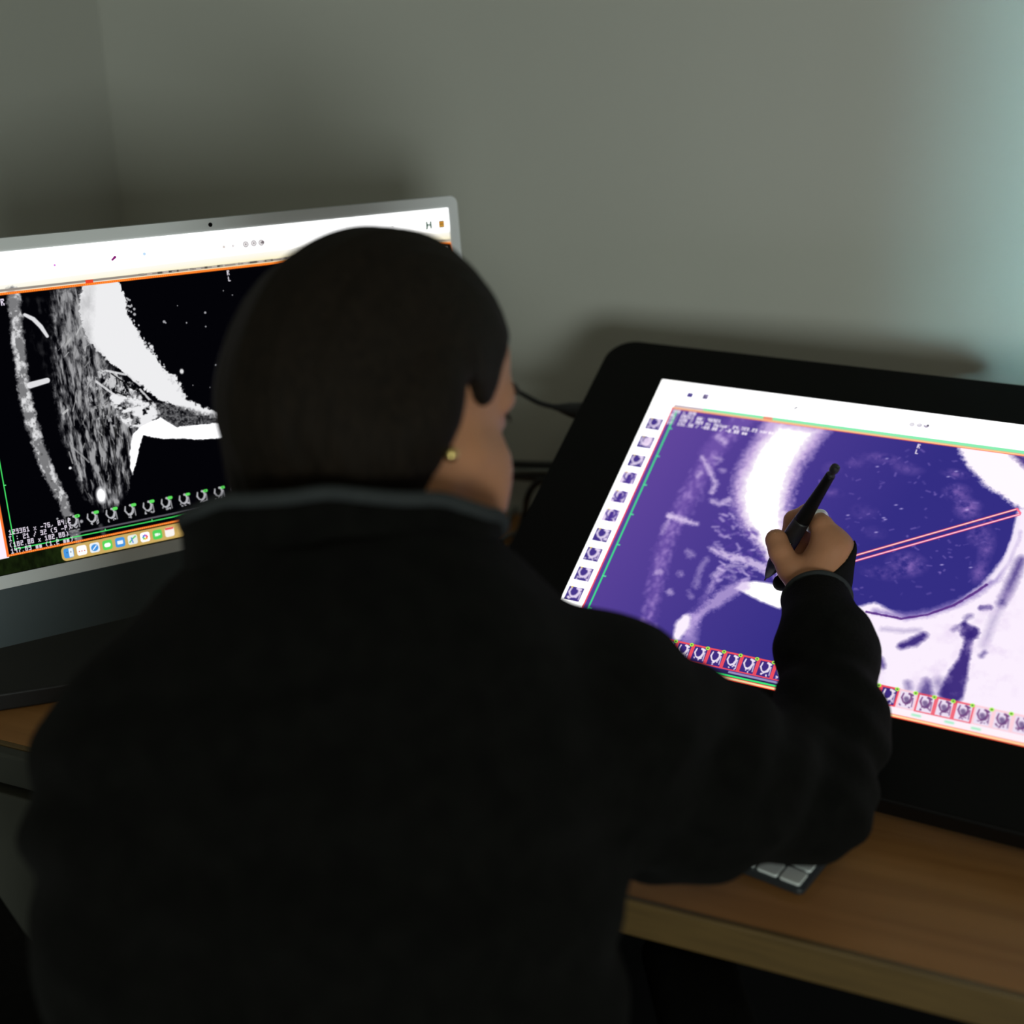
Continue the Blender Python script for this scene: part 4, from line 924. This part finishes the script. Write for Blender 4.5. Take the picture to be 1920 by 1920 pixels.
# eyes, brows, lips
for sgn in (-1, 1):
    bm = bmesh.new(); bmesh.ops.create_uvsphere(bm, u_segments=20, v_segments=14, radius=.0118)
    bmesh.ops.transform(bm, matrix=Matrix.Translation(Vector(H(.0722, sgn * .031, -.005))), verts=bm.verts)
    e = child('eye', mesh_of(bm), M['eye'], pers, True)
    child('eyebrow', tube([H(.094, sgn * .014, .019), H(.089, sgn * .034, .023), H(.074, sgn * .053, .018)], [.0028, .003, .0015], 8), M['brow'], pers, True)
    child('eyelash', tube([H(.0885, sgn * .020, -.001), H(.0905, sgn * .031, .0015), H(.080, sgn * .046, -.002)], [.0010, .0016, .0012], 6), M['brow'], pers, True)

# hair
Hs = SDF(tuple(Hc - .17), tuple(Hc + .14), .0032)
hair_c = H(-.010, 0, .020)
Hs.ell(hair_c, HR, (.1015, .080, .0955))
for sg_ in (-1, 1): Hs.ell(H(-.026, sg_ * .070, -.002), HR, (.026, .019, .034), .012)
Hs.ell(H(-.045, -.006, .016), HR, (.068, .066, .070), .02)
Hs.cap(H(-.055, -.004, -.02), P(610, 890, .935), .066, .064, .03)
Hs.cap(P(610, 890, .935), P(640, 1010, .94), .062, .050, .02)
Hs.cap(H(-.045, .042, -.03), P(705, 960, .955), .040, .042, .02)
Hs.cap(H(-.02, .045, -.02), P(738, 915, .955), .034, .034, .02)
FP = np.array([(.14, .062), (.100, .060), (.080, .050), (.066, .041), (.055, .026), (.051, .010), (.047, .0), (.040, -.004), (.030, .000), (.022, .008), (.014, .011),
               (.010, .001), (.007, -.018), (.004, -.040), (.003, -.066), (.002, -.12), (-.03, -.2), (.2, -.2), (.2, .062)])
FP[:, 1] += .007; FP[:, 0] -= .012
def facecut(p):
    "the face side of the hairline, as an outline in the plane of the profile"
    X = (p - Hc) @ hf; Y = (p - Hc) @ hu; d = np.full(X.shape, 1e9); ins = np.zeros(X.shape, bool)
    for i in range(len(FP)):
        a, b = FP[i], FP[(i + 1) % len(FP)]; ab = b - a
        t = np.clip(((X - a[0]) * ab[0] + (Y - a[1]) * ab[1]) / (ab @ ab), 0, 1)
        d = np.minimum(d, np.hypot(X - a[0] - t * ab[0], Y - a[1] - t * ab[1]))
        ins ^= ((a[1] > Y) != (b[1] > Y)) & (X < a[0] + (Y - a[1]) * ab[0] / (ab[1] + 1e-12))
    return np.where(ins, -d, d)
Hs.op(facecut, Hc - .2, Hc + .2, .005, 'cut')
def strands(p):
    q = p - Hc; f = q @ hf; r = q @ hr; u = q @ hu
    a = np.arctan2(r, u + .03)
    return .0005 * np.sin(r * 420 + 4 * np.sin(u * 18)) + .0007 * np.sin(r * 190 + u * 12)
Hs.op(strands, Hc - .2, Hc + .2, 0, 'plus')
child('hair', Hs.mesh(), M['hair'], pers, True)['label'] = 'dark brown hair combed back into the collar'
del Hs

# earring
bm = bmesh.new(); bmesh.ops.create_uvsphere(bm, u_segments=24, v_segments=16, radius=.0050)
bmesh.ops.transform(bm, matrix=Matrix.Translation(Vector(H(-.010, .0838, -.0315))), verts=bm.verts)
child('earring', mesh_of(bm), M['gold'], pers, True)['label'] = 'small round gold stud'

# jacket
J = SDF((-.86, .40, .50), (-.03, 1.26, 1.16), .0045)
J.cap(P(660, 1230, .925), P(680, 1400, .905), .125, .160, .04, sq=(cf, 1.45))
J.chain([P(680, 1400, .905), P(668, 1620, .880), P(664, 1900, .862), P(664, 2250, .86)], [.162, .164, .168, .172], .03, sq=(cf, 1.42))
J.cap(P(450, 1300, .92), SL, .060, .062, .04); J.chain([SL, P(262, 1560, .852), EL], [.062, .061, .058], .03)
J.cap(P(560, 1220, .92), P(450, 1300, .92), .065, .060, .04)
J.chain([EL, (EL + LW) / 2, LW], [.058, .046, .036], .02)
J.cap(P(800, 1215, .925), P(905, 1262, .93), .065, .058, .04); J.cap(P(905, 1262, .93), SR, .058, .071, .04)
J.chain([SR, P(1310, 1452, .99), ER], [.068, .068, .049], .03)
J.cap(P(1130, 1420, .93), P(1250, 1500, .965), .075, .050, .04)
J.chain([ER, P(1562, 1370, 1.075), P(1549, 1220, 1.145), P(1532, 1128, 1.200)], [.0475, .042, .0405, .0310], .02)
J.cap(P(1500, 1440, 1.03), P(1545, 1330, 1.08), .035, .035, .02)
nv = np.array([.6, .3, .74])
def folds(p):
    # soft creases: bands across the sleeve near the elbow, along the back and over the shoulder
    s_ = 0
    for c0, ax, wl, amp, rad in ((P(1560, 1400, 1.05), RZ @ np.array([.55, .5, .67]), .036, .0022, .10), (P(1400, 1400, .98), RZ @ np.array([.8, .1, -.6]), .055, .0028, .10),
                                 (P(1150, 1480, .92), RZ @ np.array([.7, 0, .7]), .05, .0045, .13), (P(250, 1500, .82), RZ @ np.array([-.2, .1, .97]), .055, .0035, .16), (P(700, 1700, .75), RZ @ np.array([.15, 0, .98]), .075, .0035, .25)):
        q = p - c0; t = q @ ax; g = np.exp(-(q * q).sum(-1) / rad ** 2)
        o = np.cross(ax, nv); w2 = q @ (o / np.linalg.norm(o))
        s_ = s_ + amp * g * np.sin(t / wl * 6.283 + 1.6 * np.sin(w2 * 22 + t * 9))
    s_ = s_ + .0012 * np.sin(p[..., 0] * 90 + 2 * np.sin(p[..., 2] * 60)) * np.sin(p[..., 2] * 70 + p[..., 1] * 50)
    return s_
J.op(folds, (-.9, .3, .4), (0, 1.3, 1.2), 0, 'plus')
# opening of the cuff and neck
fa = P(1532, 1112, 1.214) - P(1549, 1220, 1.145); fa /= np.linalg.norm(fa)
cuffc = P(1532, 1126, 1.202)
def cuffcut(p): return -((p - cuffc) @ fa)
J.op(lambda p: np.maximum(cuffcut(p), np.linalg.norm(p - cuffc, axis=-1) - .07), cuffc - .075, cuffc + .075, .003, 'cut')
J.cap(P(640, 1000, .90), P(640, 1090, .905), .072, .066, .008, 'cut')
jk = child('jacket', J.mesh(), M['jacket'], pers, True); jk['label'] = 'black fleece jacket'
del J
# collar: a stand-up band around the neck, open in front
nt_ = math.radians(36)
Dx = cx_; Dd = RZ @ np.array([0, math.cos(nt_), -math.sin(nt_)]); Dn = np.cross(Dx, Dd)
def ring_pt(c, a, b, th, dx=0): return c + Dx * (a * math.cos(th) + dx) + Dd * (b * math.sin(th))
cc_top, cc_bot = P(645, 985, .905), P(622, 1165, .918)
levels = []
NS, NL = 72, 9
def collar_pt(t, k, off=0):
    th = math.radians(68) - math.radians(316) * k / NS            # from right front round the back to left front
    c = cc_bot * (1 - t) + cc_top * t
    a = .106 * (1 - t) + .1105 * t - .004 * math.sin(t * 3.14) - off; b = .088 * (1 - t) + .080 * t - off
    return ring_pt(c, a, b, th) + Dn * (.0015 * math.sin(th * 9 + t * 3))
bm = bmesh.new(); G_ = []
for off in (0, .0055):
    G_.append([[bm.verts.new(collar_pt(l / NL, k, off)) for k in range(NS + 1)] for l in range(NL + 1)])
for s_ in (0, 1):
    for l in range(NL):
        for k in range(NS): bm.faces.new((G_[s_][l][k], G_[s_][l][k + 1], G_[s_][l + 1][k + 1], G_[s_][l + 1][k]))
for k in range(NS):
    for l in (0, NL): bm.faces.new((G_[0][l][k], G_[0][l][k + 1], G_[1][l][k + 1], G_[1][l][k]))
for l in range(NL):
    for k in (0, NS): bm.faces.new((G_[0][l][k], G_[0][l + 1][k], G_[1][l + 1][k], G_[1][l][k]))
col_ = link('collar', mesh_of(bm), M['jacket'], smooth=True); col_.parent = jk; col_['label'] = 'tall black stand-up collar'
rim = [collar_pt(1.0, k, .003) for k in range(0, NS + 1, 3)]
edge0 = [collar_pt(t, 0, .003) for t in (0, .25, .5, .75)]; edge1 = [collar_pt(t, NS, .003) for t in (.75, .5, .25, 0)]
o = link('binding', tube(edge0 + rim + edge1, .0050, 10, sub=3), M['binding'], smooth=True); o.parent = jk; o['label'] = 'grey collar edging'
# cuff binding and the dark knit inside it
ca_ = np.cross(fa, [0, 0, 1]); ca_ /= np.linalg.norm(ca_); cb_ = np.cross(fa, ca_)
ringp = [cuffc + fa * .001 + .0295 * (math.cos(2 * math.pi * k / 24) * ca_ + math.sin(2 * math.pi * k / 24) * cb_) for k in range(25)]
o = link('cuff_binding', tube(ringp, .0030, 10, sub=3), M['binding'], smooth=True); o.parent = jk; o['label'] = 'grey cuff edging'
Gv = SDF(tuple(P(1540, 1050, 1.23) - .085), tuple(P(1540, 1050, 1.23) + .085), .0021)
arm_hand(Gv)
Gv.F -= .0016
ga_, gb_ = P(1601, 1006, 1.215), P(1538, 1078, 1.215); gn = np.cross(gb_ - ga_, FW); gn /= np.linalg.norm(gn)
if gn @ (P(1600, 1090, 1.215) - ga_) < 0: gn = -gn
Gv.op(lambda p: (p - ga_) @ gn - .004 * np.cos(((p - ga_) @ (gb_ - ga_)) / ((gb_ - ga_) @ (gb_ - ga_)) * 3.14 - 1.57), P(1540, 1050, 1.23) - .1, P(1540, 1050, 1.23) + .1, .0015, 'cut')
Gv.chain([P(1570, 1029, 1.236), P(1547, 1014, 1.260), P(1517, 1038, 1.266), P(1500, 1062, 1.262)], [.0105, .0100, .0092, .0084], .003)
Gv.chain([P(1576, 1052, 1.232), P(1549, 1042, 1.256), P(1505, 1068, 1.258), P(1464, 1093, 1.262)], [.0108, .0092, .0084, .0078], .003)
gl = child('glove', Gv.mesh(), M['glove'], pers, True); gl['label'] = 'black knit glove over the little finger side'
del Gv
# ring on the index finger
ra, rb = P(1541, 986, 1.216), P(1516, 964, 1.236); rc = ra * .62 + rb * .38; rx = (rb - ra) / np.linalg.norm(rb - ra)
r1 = np.cross(rx, [0, 0, 1.]); r1 /= np.linalg.norm(r1); r2 = np.cross(rx, r1)
child('ring', tube([rc + .0104 * (math.cos(2 * math.pi * k / 20) * r1 + math.sin(2 * math.pi * k / 20) * r2) for k in range(21)], .0022, 8, sub=3), M['silver'], pers, True)['label'] = 'pale ring on the index finger'
# trousers and shoes
Tr = SDF((-.80, .40, .02), (-.02, 1.40, .72), .009)
Tr.cap(pv + np.array([0, 0, .05]), pv + np.array([0, 0, -.04]), .135, .150, .03, sq=(cf, 1.30))
for sgn, kx in ((-1, -.235), (1, .0)):
    hip = pv + RZ @ np.array([sgn * .085, 0, -.03]); knee = cpt(kx, 1.17, -.845); ank = cpt(kx, 1.13, -1.30)
    Tr.chain([hip, knee, ank], [.094, .070, .056], .03)
child('trousers', Tr.mesh(), M['denim'], pers, True)
del Tr
for kx in (-.235, .0):
    ank = cpt(kx, 1.13, -1.36); Sh = SDF(tuple(ank - np.array([.2, .2, .2])), tuple(ank + np.array([.2, .25, .2])), .006)
    Sh.cap(ank + RZ @ np.array([0, -.02, .008]), ank + RZ @ np.array([0, .16, .0]), .044, .036, .01); Sh.cap(ank + np.array([0, 0, .04]), ank, .046, .044, .02)
    Sh.op(lambda p: p[..., 2] - .012, ank - .3, ank + .3, 0, 'cut')
    child('shoe', Sh.mesh(), M['shoe'], pers, True)
    del Sh

# ------------------------------------------------------------------ stylus
sty = thing('stylus', 'black stylus held in the right hand against the pen display', 'stylus', tuple(tipP))
L_ = np.linalg.norm(endP - tipP)
def prof(name, a, b, rs, m, lbl=None):
    n_ = len(rs); o = child(name, tube([pen(a + (b - a) * i / (n_ - 1)) for i in range(n_)], rs, 24, sub=4), M[m], sty, True)
    if lbl: o['label'] = lbl
    return o
prof('nib', 0, .035, [.0006, .0011], 'black')
prof('cone', .03, .20, [.0016, .0048, .0070, .0078], 'black')
prof('grip', .20, .55, [.0078, .0085, .0086, .0082, .0074], 'cable')
prof('barrel', .55, .93, [.0074, .0064, .0055, .0048, .0043], 'black')
prof('eraser', .93, 1.0, [.0042, .0032, .0042, .0044, .0036], 'cable')
tq = (endP - tipP) / L_; sd = np.cross(tq, FW); sd /= np.linalg.norm(sd); nn = np.cross(tq, sd); nn *= -np.sign(nn @ FW)
b0_, b1_ = pen(.26) + nn * .0075, pen(.40) + nn * .0076
child('side_switch', tube([b0_, (b0_ + b1_) / 2, b1_], [.0020, .0024, .0020], 10), M['lens'], sty, True)

# ------------------------------------------------------------------ office chair
chairc = cpt(-.125, .755, -1.402)
chr_ = thing('office_chair', 'black office chair with arm pads under the seated person', 'chair', tuple(chairc))
Rc = Matrix([list(r) for r in RZ.tolist()])
L2 = lambda x, y, z: chairc + RZ @ np.array([x, y, 0]) + np.array([0, 0, z])
child('seat', box(tuple(L2(0, .02, .425)), (.50, .48, .075), Rc, .03, 5), M['jacket'], chr_, True)
child('backrest', box(tuple(L2(0, -.245, .68)), (.44, .05, .30), Rc @ Matrix.Rotation(math.radians(8), 3, 'X'), .024, 5), M['jacket'], chr_, True)
child('back_support', tube([L2(0, -.10, .38), L2(0, -.27, .40), L2(0, -.29, .60)], .018, 10), M['darkmetal'], chr_, True)
for sx in (-1, 1):
    pad = L2(-.27, .06, .70) if sx < 0 else L2(.275, .03, .655)
    child('armrest', box(tuple(pad), (.075, .26, .03), Rc @ Matrix.Rotation(math.radians(38 if sx < 0 else 4), 3, 'Z'), .013, 5), M['jacket'], chr_, True)
    child('arm_post', tube([L2(sx * .20, .0, .385), L2(sx * .285, .0, .40), L2(sx * .275, .03, .645 if sx > 0 else .69)], .016, 10), M['darkmetal'], chr_, True)
child('column', tube([L2(0, 0, .10), L2(0, 0, .25), L2(0, 0, .39)], [.028, .026, .022], 16), M['darkmetal'], chr_, True)
for k in range(5):
    a = k * 2 * math.pi / 5 + .3; e = L2(.28 * math.cos(a), .28 * math.sin(a), .075)
    child('base_arm', tube([L2(0, 0, .115), e], [.026, .015], 10), M['darkmetal'], chr_, True)
    child('caster', tube([e + np.array([0, 0, -.048]) + np.array([-math.sin(a), math.cos(a), 0]) * s for s in (-.018, 0, .018)], .027, 16), M['black'], chr_, True)
